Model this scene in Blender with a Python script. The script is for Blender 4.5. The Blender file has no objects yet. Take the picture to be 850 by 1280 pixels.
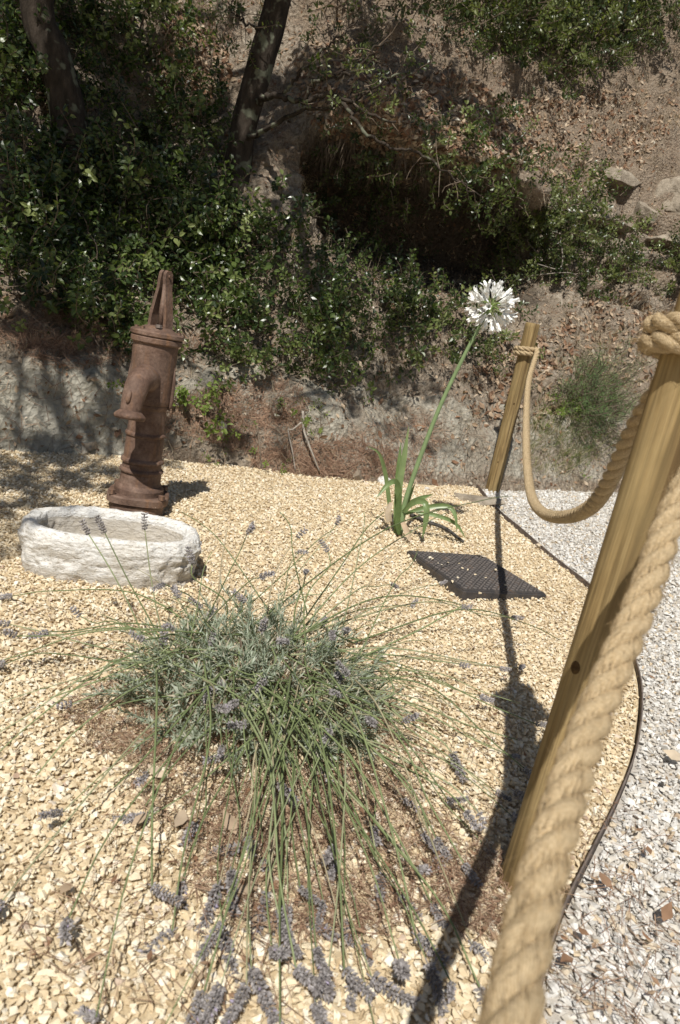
import bpy, bmesh, math, random
import numpy as np
from mathutils import Vector, Matrix, noise
from mathutils.bvhtree import BVHTree

random.seed(7)
RNG = np.random.default_rng(11)
SC = bpy.context.scene
COL = SC.collection

# ------------------------------------------------------------------ camera, sun, sky, exposure
F_PX, CAM_H = 900.0, 0.9                       # focal length in pixels of an 850 x 1280 picture
_d = np.array([-653.0, 3429.0, F_PX]); _d /= np.linalg.norm(_d)
_U = -_d
_Y = np.array([0, 0, 1.0]) - _U[2] * _U; _Y /= np.linalg.norm(_Y)
_X = np.cross(_Y, _U)
if _X[0] < 0: _X = -_X
CAM_R = np.stack([_X, _Y, _U])                 # world = CAM_R @ camera (x right, y down, z forward)
cam = bpy.data.cameras.new('camera')
cam_ob = bpy.data.objects.new('camera', cam); COL.objects.link(cam_ob)
cam.sensor_fit = 'VERTICAL'; cam.sensor_height = 23.6; cam.sensor_width = 15.7
cam.lens = F_PX / 1280 * 23.6
cam.clip_start = 0.02; cam.clip_end = 2000
cam.dof.use_dof = True; cam.dof.focus_distance = 2.6; cam.dof.aperture_fstop = 4.5
right, down, fwd = CAM_R[:, 0], CAM_R[:, 1], CAM_R[:, 2]
M = Matrix.Identity(4)
for i in range(3):
    M[i][0] = right[i]; M[i][1] = -down[i]; M[i][2] = -fwd[i]
M[2][3] = CAM_H
cam_ob.matrix_world = M
SC.camera = cam_ob

SUN_DIR = Vector((-0.126, -0.726, 1.0)).normalized()      # towards the sun
sun = bpy.data.lights.new('sun', 'SUN'); sun.energy = 5.0; sun.angle = math.radians(0.53); sun.color = (1.0, 0.955, 0.88)
sun_ob = bpy.data.objects.new('sun', sun); COL.objects.link(sun_ob)
sun_ob.rotation_euler = SUN_DIR.to_track_quat('Z', 'Y').to_euler()
sun_ob.location = SUN_DIR * 30
W = bpy.data.worlds.new('World'); SC.world = W; W.use_nodes = True
wn = W.node_tree.nodes; wl = W.node_tree.links
sky = wn.new('ShaderNodeTexSky'); sky.sky_type = 'NISHITA'; sky.sun_disc = False
sky.sun_elevation = math.asin(SUN_DIR.z); sky.sun_rotation = math.atan2(SUN_DIR.x, SUN_DIR.y)
bg = [n for n in wn if n.type == 'BACKGROUND'][0]
wl.new(sky.outputs[0], bg.inputs[0]); bg.inputs[1].default_value = 0.05
SC.view_settings.view_transform = 'Standard'; SC.view_settings.look = 'None'
SC.view_settings.exposure = 0.05; SC.view_settings.gamma = 1.0
SC.view_settings.use_curve_mapping = False

# ------------------------------------------------------------------ object helpers
def put(o, label=None, cat=None, group=None, kind=None):
    if label: o['label'] = label
    if cat: o['category'] = cat
    if group: o['group'] = group
    if kind: o['kind'] = kind
    return o

def thing(name, label, cat, loc=(0, 0, 0), rotz=0.0, group=None):
    o = bpy.data.objects.new(name, None); COL.objects.link(o)
    o.location = loc; o.rotation_euler = (0, 0, rotz); o.empty_display_size = 0.05
    return put(o, label, cat, group)

def mesh_np(name, V, F, mats, tint=None, fmat=None, uv=None, smooth=False):
    V = np.asarray(V, np.float32); F = np.asarray(F, np.int32)
    me = bpy.data.meshes.new(name)
    nf, k = F.shape
    me.vertices.add(len(V)); me.vertices.foreach_set('co', V.ravel())
    me.loops.add(nf * k); me.loops.foreach_set('vertex_index', F.ravel())
    me.polygons.add(nf)
    me.polygons.foreach_set('loop_start', np.arange(0, nf * k, k, dtype=np.int32))
    me.polygons.foreach_set('loop_total', np.full(nf, k, np.int32))
    me.polygons.foreach_set('use_smooth', np.full(nf, smooth, bool))
    if fmat is not None: me.polygons.foreach_set('material_index', np.asarray(fmat, np.int32))
    me.update(calc_edges=True)
    if tint is not None:
        a = me.attributes.new('tint', 'FLOAT', 'FACE'); a.data.foreach_set('value', np.asarray(tint, np.float32))
    if uv is not None:
        l = me.uv_layers.new(name='UVMap'); l.data.foreach_set('uv', np.asarray(uv, np.float32)[F.ravel()].ravel())
    for m in (mats if isinstance(mats, (list, tuple)) else [mats]): me.materials.append(m)
    return me

def ob(name, me, parent=None, loc=None, rot=None, scale=None):
    o = bpy.data.objects.new(name, me); COL.objects.link(o)
    if parent is not None: o.parent = parent
    if loc is not None: o.location = loc
    if rot is not None: o.rotation_euler = rot
    if scale is not None: o.scale = scale if hasattr(scale, '__len__') else (scale,) * 3
    return o

def attr_vert(me, name, vals):
    a = me.attributes.new(name, 'FLOAT', 'POINT'); a.data.foreach_set('value', np.asarray(vals, np.float32))

def merge(parts):
    """[(V, F)] with equal face size -> one (V, F)"""
    Vs, Fs, n = [], [], 0
    for V, F in parts:
        Vs.append(np.asarray(V, float)); Fs.append(np.asarray(F, int) + n); n += len(V)
    return np.concatenate(Vs), np.concatenate(Fs)

def tri(F4):
    F4 = np.asarray(F4)
    return np.concatenate([F4[:, [0, 1, 2]], F4[:, [0, 2, 3]]])

def frames(dirs, spin):
    z = dirs / np.linalg.norm(dirs, axis=1, keepdims=True)
    a = np.where(np.abs(z[:, 2:3]) > 0.95, np.array([[1.0, 0, 0]]), np.array([[0, 0, 1.0]]))
    x = np.cross(a, z); x /= np.linalg.norm(x, axis=1, keepdims=True)
    y = np.cross(z, x)
    c, s = np.cos(spin)[:, None], np.sin(spin)[:, None]
    return np.stack([x * c + y * s, -x * s + y * c, z], axis=2)

def rand_dirs(n, rng=RNG):
    v = rng.normal(size=(n, 3)); return v / np.linalg.norm(v, axis=1, keepdims=True)

def scatter(variants, pos, rot, scale, rng=RNG, tint=None):
    """copies of small meshes -> V, F, tint per face, material per face; scale is (N,) or (N,3)"""
    pos = np.asarray(pos); N = len(pos); scale = np.asarray(scale, float)
    if scale.ndim == 1: scale = np.repeat(scale[:, None], 3, 1)
    if tint is None: tint = rng.random(N)
    vid = rng.integers(0, len(variants), N)
    Vs, Fs, Ts, Ms, n = [], [], [], [], 0
    for k, var in enumerate(variants):
        idx = np.where(vid == k)[0]
        if not len(idx): continue
        v, f = var[0], var[1]
        P = np.einsum('nij,nvj->nvi', rot[idx], v[None] * scale[idx][:, None, :]) + pos[idx][:, None, :]
        Vs.append(P.reshape(-1, 3))
        Fs.append((f[None] + (np.arange(len(idx)) * len(v))[:, None, None] + n).reshape(-1, 3))
        n += len(idx) * len(v)
        t = np.repeat(tint[idx], len(f))
        if len(var) > 3: t = np.clip(t + np.tile(var[3], len(idx)), 0, 1)
        Ts.append(t)
        Ms.append(np.tile(var[2], len(idx)) if len(var) > 2 else np.zeros(len(idx) * len(f), int))
    return np.concatenate(Vs), np.concatenate(Fs), np.concatenate(Ts), np.concatenate(Ms)

def resample(P, n):
    P = np.asarray(P, float)
    d = np.r_[0, np.cumsum(np.linalg.norm(np.diff(P, axis=0), axis=1))]
    t = np.linspace(0, d[-1], n)
    return np.stack([np.interp(t, d, P[:, i]) for i in range(P.shape[1])], 1)

def spline(P, n):
    """Catmull-Rom through the points, n samples evenly spaced"""
    P = np.asarray(P, float)
    Q = np.vstack([2 * P[0] - P[1], P, 2 * P[-1] - P[-2]])
    out = []
    for i in range(1, len(Q) - 2):
        t = np.linspace(0, 1, 24, endpoint=False)[:, None]
        a, b, c, d = Q[i - 1], Q[i], Q[i + 1], Q[i + 2]
        out.append(0.5 * (2 * b + (c - a) * t + (2 * a - 5 * b + 4 * c - d) * t ** 2 + (3 * b - a - 3 * c + d) * t ** 3))
    out.append(Q[-2][None])
    return resample(np.vstack(out), n)

def path_frames(P):
    P = np.asarray(P, float); n = len(P)
    T = np.gradient(P, axis=0); T /= np.linalg.norm(T, axis=1, keepdims=True) + 1e-12
    a = np.array([0, 0, 1.0]) if abs(T[0][2]) < 0.9 else np.array([1.0, 0, 0])
    x = np.cross(a, T[0]); x /= np.linalg.norm(x)
    X = np.zeros((n, 3)); X[0] = x
    for i in range(1, n):
        x = X[i - 1] - T[i] * (X[i - 1] @ T[i]); X[i] = x / (np.linalg.norm(x) + 1e-12)
    return T, X, np.cross(T, X)

def tube(P, r, sides=6, caps=True, fr=None, rough=0.0, rng=RNG, uvs=False):
    P = np.asarray(P, float); n = len(P); r = np.broadcast_to(np.asarray(r, float), (n,))
    T, X, Y = fr if fr is not None else path_frames(P)
    a = np.linspace(0, 2 * np.pi, sides, endpoint=False)
    rr = r[:, None] * (1 + rough * rng.normal(size=(n, sides)))
    V = P[:, None] + rr[..., None] * (np.cos(a)[None, :, None] * X[:, None] + np.sin(a)[None, :, None] * Y[:, None])
    V = V.reshape(-1, 3)
    i = np.arange(n - 1)[:, None] * sides; j = np.arange(sides)[None]; j2 = (j + 1) % sides
    F4 = np.stack([i + j, i + j2, i + sides + j2, i + sides + j], -1).reshape(-1, 4)
    F = tri(F4)
    if caps:
        V = np.vstack([V, P[0], P[-1]]); c0, c1 = len(V) - 2, len(V) - 1; e = (n - 1) * sides
        j = np.arange(sides); j2 = (j + 1) % sides
        F = np.vstack([F, np.stack([np.full(sides, c0), j2, j], 1), np.stack([np.full(sides, c1), e + j, e + j2], 1)])
    return V, F

def lathe(profile, sides=40, wob=None):
    """[(r, z)] -> V, F; closed at the axis when r = 0"""
    pr = np.asarray(profile, float); n = len(pr); a = np.linspace(0, 2 * np.pi, sides, endpoint=False)
    V = np.stack([pr[:, 0:1] * np.cos(a), pr[:, 0:1] * np.sin(a), np.repeat(pr[:, 1:2], sides, 1)], -1).reshape(-1, 3)
    i = np.arange(n - 1)[:, None] * sides; j = np.arange(sides)[None]; j2 = (j + 1) % sides
    return V, tri(np.stack([i + j, i + j2, i + sides + j2, i + sides + j], -1).reshape(-1, 4))

def bevel_box(cx, cy, cz, sx, sy, sz, b=0.004, rotz=0.0):
    bm = bmesh.new(); bmesh.ops.create_cube(bm, size=1)
    bmesh.ops.scale(bm, vec=(sx, sy, sz), verts=bm.verts)
    bmesh.ops.bevel(bm, geom=bm.edges[:], offset=b, segments=2, affect='EDGES', profile=0.5)
    bmesh.ops.rotate(bm, cent=(0, 0, 0), matrix=Matrix.Rotation(rotz, 3, 'Z'), verts=bm.verts)
    bmesh.ops.translate(bm, vec=(cx, cy, cz), verts=bm.verts)
    bmesh.ops.triangulate(bm, faces=bm.faces[:])
    bm.verts.index_update()
    V = np.array([v.co[:] for v in bm.verts]); F = np.array([[v.index for v in f.verts] for f in bm.faces]); bm.free()
    return V, F

def hull(pts):
    bm = bmesh.new()
    for p in pts: bm.verts.new(p)
    r = bmesh.ops.convex_hull(bm, input=bm.verts[:])
    dead = [g for g in set(r['geom_interior'] + r['geom_unused']) if isinstance(g, bmesh.types.BMVert)]
    if dead: bmesh.ops.delete(bm, geom=dead, context='VERTS')
    bmesh.ops.triangulate(bm, faces=bm.faces[:]); bm.verts.index_update()
    V = np.array([v.co[:] for v in bm.verts]); F = np.array([[v.index for v in f.verts] for f in bm.faces]); bm.free()
    return V, F

def fbm(p, scale, octs=4):
    return noise.fractal(Vector((p[0] * scale, p[1] * scale, p[2] * scale)), 0.9, 2.0, octs)

def ray_dir(px, py):
    v = CAM_R @ np.array([px - 425.0, py - 640.0, F_PX]); return v / np.linalg.norm(v)

def ground_at(px, py, z=0.0):
    r = ray_dir(px, py); t = (z - CAM_H) / r[2]; return np.array([0, 0, CAM_H]) + r * t

# ------------------------------------------------------------------ material helpers
class Mat:
    def __init__(s, name, rough=0.8, spec=0.3):
        s.m = bpy.data.materials.new(name); s.m.use_nodes = True
        s.n = s.m.node_tree.nodes; s.l = s.m.node_tree.links
        s.b = [x for x in s.n if x.type == 'BSDF_PRINCIPLED'][0]
        s.b.inputs['Roughness'].default_value = rough
        s.b.inputs['Specular IOR Level'].default_value = spec
        s.tc = None
    def node(s, t, **kw):
        x = s.n.new(t)
        for k, v in kw.items(): setattr(x, k, v)
        return x
    def coord(s, scale=(1, 1, 1), which='Object', rot=(0, 0, 0)):
        if s.tc is None: s.tc = s.n.new('ShaderNodeTexCoord')
        mp = s.n.new('ShaderNodeMapping'); mp.inputs['Scale'].default_value = scale; mp.inputs['Rotation'].default_value = rot
        s.l.new(s.tc.outputs[which], mp.inputs[0]); return mp.outputs[0]
    def noise(s, scale, detail=4, rough=0.55, vec=None, dist=0.0):
        x = s.n.new('ShaderNodeTexNoise'); x.inputs['Scale'].default_value = scale; x.inputs['Detail'].default_value = detail
        x.inputs['Roughness'].default_value = rough; x.inputs['Distortion'].default_value = dist
        s.l.new(vec if vec is not None else s.coord(), x.inputs['Vector']); return x.outputs['Fac']
    def vor(s, scale, vec=None, feature='F1', out='Distance'):
        x = s.n.new('ShaderNodeTexVoronoi'); x.feature = feature; x.inputs['Scale'].default_value = scale
        s.l.new(vec if vec is not None else s.coord(), x.inputs['Vector']); return x.outputs[out]
    def attr(s, name):
        x = s.n.new('ShaderNodeAttribute'); x.attribute_name = name; return x.outputs['Fac']
    def ramp(s, fac, stops, interp='LINEAR'):
        x = s.n.new('ShaderNodeValToRGB'); e = x.color_ramp.elements; x.color_ramp.interpolation = interp
        while len(e) < len(stops): e.new(0.5)
        for el, (p, c) in zip(e, stops):
            el.position = p; el.color = (c, c, c, 1) if not hasattr(c, '__len__') else (*c, 1)
        s.l.new(fac, x.inputs[0]); return x.outputs[0]
    def mix(s, fac, a, b, blend='MIX'):
        x = s.n.new('ShaderNodeMix'); x.data_type = 'RGBA'; x.blend_type = blend
        for v, k in ((fac, 0), (a, 6), (b, 7)):
            if isinstance(v, (int, float)): x.inputs[k].default_value = v
            elif isinstance(v, tuple): x.inputs[k].default_value = (*v, 1)
            else: s.l.new(v, x.inputs[k])
        return x.outputs[2]
    def math(s, op, a, b=0.0):
        x = s.n.new('ShaderNodeMath'); x.operation = op
        for v, k in ((a, 0), (b, 1)):
            if isinstance(v, (int, float)): x.inputs[k].default_value = v
            else: s.l.new(v, x.inputs[k])
        return x.outputs[0]
    def color(s, c):
        if isinstance(c, tuple): s.b.inputs['Base Color'].default_value = (*c, 1)
        else: s.l.new(c, s.b.inputs['Base Color'])
        return s
    def bump(s, h, strength=0.5, dist=0.01):
        x = s.n.new('ShaderNodeBump'); x.inputs['Strength'].default_value = strength; x.inputs['Distance'].default_value = dist
        s.l.new(h, x.inputs['Height']); s.l.new(x.outputs[0], s.b.inputs['Normal']); return s
    def translucent(s, col, fac):
        t = s.n.new('ShaderNodeBsdfTranslucent'); mx = s.n.new('ShaderNodeMixShader'); mx.inputs[0].default_value = fac
        if isinstance(col, tuple): t.inputs[0].default_value = (*col, 1)
        else: s.l.new(col, t.inputs[0])
        out = [x for x in s.n if x.type == 'OUTPUT_MATERIAL'][0]
        s.l.new(s.b.outputs[0], mx.inputs[1]); s.l.new(t.outputs[0], mx.inputs[2]); s.l.new(mx.outputs[0], out.inputs[0]); return s

def leaf_mat(name, stops, rough=0.45, spec=0.4, trans=0.3):
    m = Mat(name, rough, spec)
    c = m.ramp(m.attr('tint'), stops)
    c = m.mix(0.35, c, m.ramp(m.noise(25, 2), [(0.3, 0.55), (0.7, 1.3)]), 'MULTIPLY')
    m.color(c).translucent(m.mix(1.0, c, (1.5, 1.6, 0.7), 'MULTIPLY'), trans)
    return m.m

MAT_LEAF = leaf_mat('glossy_leaf', [(0, (0.018, 0.03, 0.011)), (0.4, (0.045, 0.075, 0.02)), (0.75, (0.12, 0.165, 0.045)), (1, (0.25, 0.29, 0.11))], 0.32, 0.6, 0.35)
MAT_LEAF2 = leaf_mat('small_leaf', [(0, (0.022, 0.034, 0.011)), (0.45, (0.06, 0.085, 0.024)), (1, (0.22, 0.25, 0.09))], 0.36, 0.6, .35)
MAT_OLIVE = leaf_mat('grey_leaf', [(0, (0.05, 0.06, 0.035)), (0.6, (0.09, 0.11, 0.055)), (1, (0.15, 0.17, 0.1))], 0.55)
MAT_FINE = leaf_mat('needle_leaf', [(0, (0.06, 0.1, 0.045)), (0.6, (0.1, 0.17, 0.07)), (1, (0.17, 0.24, 0.09))], 0.6, 0.2)
MAT_SEED = leaf_mat('seedling_leaf', [(0, (0.1, 0.16, 0.03)), (1, (0.2, 0.26, 0.06))], 0.5)

def bark_mat():
    m = Mat('bark', 0.9, 0.15)
    v = m.coord((1, 1, 0.35))
    n = m.noise(22, 6, 0.65, v)
    base = m.ramp(n, [(0.3, (0.02, 0.016, 0.012)), (0.6, (0.058, 0.046, 0.036)), (0.8, (0.12, 0.098, 0.077))])
    lich = m.ramp(m.noise(9, 3, 0.5), [(0.56, 0.0), (0.62, 1.0)])
    m.color(m.mix(m.math('MULTIPLY', lich, 0.8), base, (0.17, 0.18, 0.13))); m.bump(n, 0.9, 0.02); return m.m
MAT_BARK = bark_mat()
def twig_mat(name, c1, c2):
    m = Mat(name, 0.85, 0.2); n = m.noise(40, 3); m.color(m.ramp(n, [(0.3, c1), (0.7, c2)])); m.bump(n, 0.5, 0.003); return m.m
MAT_TWIG = twig_mat('twig', (0.09, 0.065, 0.045), (0.2, 0.16, 0.12))
MAT_GREYTWIG = twig_mat('grey_dead_wood', (0.22, 0.19, 0.16), (0.4, 0.36, 0.31))
MAT_CHAR = twig_mat('dark_stick', (0.02, 0.018, 0.016), (0.12, 0.11, 0.10))

def gravel_mat(name, stops):
    m = Mat(name, 0.85, 0.25)
    c = m.ramp(m.attr('tint'), stops)
    n = m.noise(120, 4, 0.6)
    c = m.mix(0.5, c, m.ramp(n, [(0.3, (0.78, 0.74, 0.68)), (0.65, (1.08, 1.07, 1.05))]), 'MULTIPLY')
    m.color(c); m.bump(n, 0.35, 0.004); return m.m
MAT_YELLOW = gravel_mat('cream_gravel', [(0, (0.48, 0.37, 0.23)), (0.12, (0.62, 0.50, 0.33)), (0.45, (0.71, 0.60, 0.42)), (0.8, (0.77, 0.69, 0.53)), (0.97, (0.80, 0.75, 0.64)), (1, (0.42, 0.3, 0.22))])
MAT_WHITE = gravel_mat('white_gravel', [(0, (0.42, 0.32, 0.23)), (0.05, (0.58, 0.48, 0.34)), (0.12, (0.58, 0.54, 0.47)), (0.5, (0.61, 0.60, 0.575)), (0.85, (0.70, 0.69, 0.665)), (1, (0.79, 0.78, 0.75))])
MAT_BANKSTONE = gravel_mat('bank_stone', [(0, (0.2, 0.16, 0.12)), (0.5, (0.34, 0.3, 0.24)), (0.9, (0.46, 0.43, 0.36)), (1, (0.6, 0.57, 0.5))])

def soil_mat(name, a, b, scale=30):
    m = Mat(name, 0.95, 0.1); n = m.noise(scale, 6, 0.65)
    m.color(m.ramp(n, [(0.3, a), (0.7, b)])); m.bump(n, 0.7, 0.01); return m.m
MAT_SOIL = soil_mat('soil', (0.2, 0.15, 0.1), (0.36, 0.29, 0.2), 6)
MAT_BEDBASE = soil_mat('gravel_dust', (0.48, 0.38, 0.24), (0.68, 0.57, 0.39), 60)
MAT_PATHBASE = soil_mat('path_dust', (0.42, 0.38, 0.33), (0.6, 0.57, 0.52), 60)

def bank_mat():
    m = Mat('bank_earth', 0.95, 0.08)
    n1 = m.noise(2.2, 5, 0.6); n2 = m.noise(26, 6, 0.7); n3 = m.noise(9, 5, 0.65); n4 = m.noise(110, 4, 0.7)
    earth = m.ramp(n2, [(0.3, (0.16, 0.125, 0.09)), (0.5, (0.40, 0.335, 0.26)), (0.7, (0.62, 0.55, 0.45))])
    litter = m.ramp(n4, [(0.3, (0.11, 0.08, 0.057)), (0.5, (0.31, 0.24, 0.175)), (0.72, (0.53, 0.445, 0.345))])
    rock = m.ramp(m.mix(0.5, n3, n2), [(0.3, (0.24, 0.215, 0.165)), (0.5, (0.54, 0.51, 0.42)), (0.7, (0.72, 0.69, 0.6))])
    c = m.mix(m.ramp(n1, [(0.4, 0.0), (0.62, 1.0)]), earth, litter)
    rk = m.math('ADD', m.attr('rock'), m.math('MULTIPLY', m.math('SUBTRACT', n3, 0.5), 0.9))
    c = m.mix(m.ramp(rk, [(0.3, 0.0), (0.75, 1.0)]), c, rock)
    lt = m.math('ADD', m.attr('litter'), m.math('MULTIPLY', m.math('SUBTRACT', n3, 0.5), 0.8))
    c = m.mix(m.ramp(lt, [(0.35, 0.0), (0.75, 0.9)]), c, litter)
    c = m.mix(m.attr('hollow_shade'), c, m.ramp(n2, [(0.3, (0.05, 0.04, 0.03)), (0.7, (0.19, 0.155, 0.12))]))  # shade inside the hollow painted in as a darker earth colour
    m.color(c)
    h = m.math('ADD', m.math('MULTIPLY', n2, 0.8), m.math('ADD', m.math('MULTIPLY', n4, 0.3), m.math('MULTIPLY', m.vor(34), 0.5)))
    m.bump(h, 1.0, 0.06); return m.m
MAT_BANK = bank_mat()

def rust_mat():
    m = Mat('rusty_iron', 0.72, 0.35)
    n1 = m.noise(14, 5, 0.65); n2 = m.noise(90, 5, 0.7); n3 = m.noise(4, 3, 0.5)
    c = m.ramp(n1, [(0.25, (0.06, 0.033, 0.023)), (0.5, (0.145, 0.088, 0.063)), (0.75, (0.27, 0.185, 0.14))])
    c = m.mix(m.ramp(n3, [(0.45, 0.0), (0.7, 0.55)]), c, (0.16, 0.115, 0.09))
    run = m.noise(24, 4, 0.6, m.coord((1, 1, .12))); c = m.mix(m.ramp(run, [(0.55, 0.0), (0.72, 0.7)]), c, (0.23, 0.12, 0.06))
    c = m.mix(0.55, c, m.ramp(n2, [(0.3, 0.5), (0.7, 1.35)]), 'MULTIPLY')
    sp = m.ramp(m.vor(34), [(0.05, 1.0), (0.09, 0.0)])
    sp = m.math('MULTIPLY', sp, m.ramp(m.noise(11, 1), [(0.6, 0.0), (0.64, 0.8)]))
    m.color(m.mix(sp, c, (0.42, 0.36, 0.3))); m.bump(n2, 0.9, 0.004); return m.m
MAT_RUST = rust_mat()

def trough_mat():
    m = Mat('weathered_limestone', 0.92, 0.15)
    v = m.coord((1, 1, 2.2))
    n1 = m.noise(38, 6, 0.7, v, 0.4); n2 = m.noise(7, 4, 0.55); n3 = m.noise(170, 3, 0.6)
    c = m.ramp(n1, [(0.26, (0.36, 0.33, 0.28)), (0.40, (0.68, 0.66, 0.615)), (0.62, (0.85, 0.84, 0.81))])
    c = m.mix(m.ramp(n2, [(0.5, 0.0), (0.75, 0.4)]), c, (0.66, 0.59, 0.48))
    c = m.mix(0.4, c, m.ramp(n3, [(0.3, 0.7), (0.65, 1.1)]), 'MULTIPLY')
    pits = m.ramp(m.noise(75, 3, 0.7, v), [(0.34, 0.75), (0.46, 0.0)]); c = m.mix(pits, c, (0.40, 0.35, 0.28))
    st = m.math('ADD', m.attr('stain'), m.math('MULTIPLY', m.math('SUBTRACT', n2, 0.5), 0.7)); c = m.mix(m.ramp(st, [(0.3, 0.0), (0.8, 0.62)]), c, (0.40, 0.345, 0.265))
    m.color(c); h = m.math('ADD', n1, m.math('MULTIPLY', n3, 0.3)); m.bump(h, 0.8, 0.012); return m.m
MAT_TROUGH = trough_mat()

def wood_mat():
    m = Mat('treated_pine', 0.7, 0.25)
    v = m.coord((1, 1, 0.07)); v2 = m.coord((1, 1, 0.02))
    n1 = m.noise(46, 5, 0.6, v, 0.6); n2 = m.noise(180, 3, 0.6, v2); n3 = m.noise(5, 2, 0.5)
    c = m.ramp(n1, [(0.3, (0.14, 0.09, 0.038)), (0.5, (0.29, 0.20, 0.088)), (0.7, (0.40, 0.295, 0.145))])
    c = m.mix(0.7, c, m.ramp(n2, [(0.35, 0.6), (0.65, 1.2)]), 'MULTIPLY')
    c = m.mix(0.5, c, m.ramp(m.noise(13, 5, 0.7, m.coord((1, 1, .4))), [(0.3, 0.6), (0.6, 1.15)]), 'MULTIPLY')
    c = m.mix(m.ramp(n3, [(0.4, 0.0), (0.75, 0.45)]), c, (0.24, 0.19, 0.09))
    cr = m.ramp(m.noise(30, 2, 0.5, m.coord((1, 1, .035)), .3), [(0.60, 0.0), (0.635, 0.75)])
    c = m.mix(cr, c, (0.10, 0.06, 0.025))
    m.color(c); m.bump(m.math('ADD', n1, n2), 0.35, 0.004); return m.m
MAT_WOOD = wood_mat()
MAT_ENDGRAIN = soil_mat('end_grain', (0.28, 0.2, 0.09), (0.46, 0.34, 0.17), 90)
MAT_KNOT = soil_mat('wood_knot', (0.05, 0.03, 0.015), (0.13, 0.08, 0.035), 80)

def rope_mat():
    m = Mat('hemp_rope', 0.85, 0.15)
    uv = m.coord((1, 1, 1), 'UV', (0, 0, math.radians(0)))
    w = m.n.new('ShaderNodeTexWave'); w.wave_type = 'BANDS'; w.bands_direction = 'DIAGONAL'
    w.inputs['Scale'].default_value = 4.0; w.inputs['Distortion'].default_value = 5.0; w.inputs['Detail'].default_value = 4
    w.inputs['Detail Scale'].default_value = 2.0
    m.l.new(uv, w.inputs['Vector'])
    n = m.noise(220, 4, 0.65, m.coord((1, 1, 1)))
    n2 = m.noise(20, 3, 0.6)
    c = m.ramp(w.outputs['Fac'], [(0.0, (0.40, 0.29, 0.16)), (0.5, (0.54, 0.41, 0.24)), (1, (0.64, 0.51, 0.33))])
    c = m.mix(0.6, c, m.ramp(n, [(0.3, 0.72), (0.68, 1.18)]), 'MULTIPLY')
    c = m.mix(0.3, c, m.ramp(n2, [(0.3, 0.75), (0.7, 1.15)]), 'MULTIPLY')
    m.color(c); m.bump(m.math('ADD', m.math('MULTIPLY', w.outputs['Fac'], .45), n), 0.7, 0.003); return m.m
MAT_ROPE = rope_mat()

def cover_mat():
    m = Mat('dark_cast_iron', 0.5, 0.5)
    n = m.noise(18, 5, 0.65); n2 = m.noise(160, 3, 0.6)
    c = m.ramp(n, [(0.35, (0.05, 0.048, 0.05)), (0.56, (0.085, 0.075, 0.07)), (0.72, (0.2, 0.125, 0.08))])
    m.color(c); m.bump(n2, 0.3, 0.002); m.b.inputs['Metallic'].default_value = 0.25; return m.m
MAT_COVER = cover_mat()
MAT_WORN = soil_mat('worn_iron', (0.09, 0.085, 0.085), (0.19, 0.165, 0.15), 40); MAT_WORN.node_tree.nodes['Principled BSDF'].inputs['Roughness'].default_value = .55
MAT_STEEL = soil_mat('edging_steel', (0.10, 0.08, 0.07), (0.24, 0.2, 0.175), 30)

MAT_LAVLEAF = leaf_mat('lavender_leaf', [(0, (0.19, 0.225, 0.15)), (0.5, (0.32, 0.37, 0.28)), (0.82, (0.47, 0.51, 0.43)), (1, (0.46, 0.39, 0.30))], 0.7, 0.15, 0.2)
MAT_LAVSTEM = leaf_mat('lavender_stem', [(0, (0.12, 0.155, 0.065)), (0.5, (0.21, 0.255, 0.115)), (0.8, (0.30, 0.335, 0.19)), (0.93, (0.33, 0.3, 0.18)), (1, (0.45, 0.38, 0.26))], 0.55, 0.25, 0.05)
MAT_LAVFLOWER = leaf_mat('lavender_flower', [(0, (0.2, 0.18, 0.175)), (0.5, (0.31, 0.288, 0.283)), (0.9, (0.44, 0.415, 0.415)), (1, (0.40, 0.35, 0.47))], 0.9, 0.1, 0.1)
MAT_STRAP = leaf_mat('strap_leaf', [(0, (0.12, 0.185, 0.065)), (1, (0.26, 0.34, 0.16))], 0.38, 0.5, 0.25)
MAT_STALK = leaf_mat('flower_stalk', [(0, (0.19, 0.27, 0.12)), (1, (0.24, 0.32, 0.16))], 0.5, 0.3, 0.0)
MAT_PETAL = leaf_mat('white_petal', [(0, (0.84, 0.84, 0.80)), (1, (0.9, 0.9, 0.89))], 0.6, 0.2, 0.0)
MAT_PEDICEL = leaf_mat('pedicel', [(0, (0.2, 0.3, 0.08)), (1, (0.36, 0.45, 0.18))], 0.5, 0.3, 0.1)
MAT_DEADLEAF = leaf_mat('dead_leaf', [(0, (0.12, 0.07, 0.045)), (0.25, (0.24, 0.135, 0.08)), (0.5, (0.33, 0.23, 0.155)), (0.8, (0.44, 0.34, 0.24)), (1, (0.58, 0.49, 0.38))], 0.75, 0.2, 0.1)
MAT_NEEDLE = leaf_mat('pine_needle', [(0, (0.15, 0.085, 0.055)), (0.6, (0.31, 0.195, 0.13)), (1, (0.48, 0.36, 0.25))], 0.7, 0.2, 0.0)
MAT_STRAW = leaf_mat('dry_grass', [(0, (0.24, 0.18, 0.12)), (0.6, (0.42, 0.35, 0.25)), (1, (0.6, 0.53, 0.4))], 0.7, 0.2, 0.15)
MAT_GRASS = leaf_mat('sparse_grass', [(0, (0.10, 0.14, 0.04)), (0.6, (0.18, 0.2, 0.08)), (1, (0.34, 0.3, 0.16))], 0.6, 0.2, 0.15)
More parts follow.
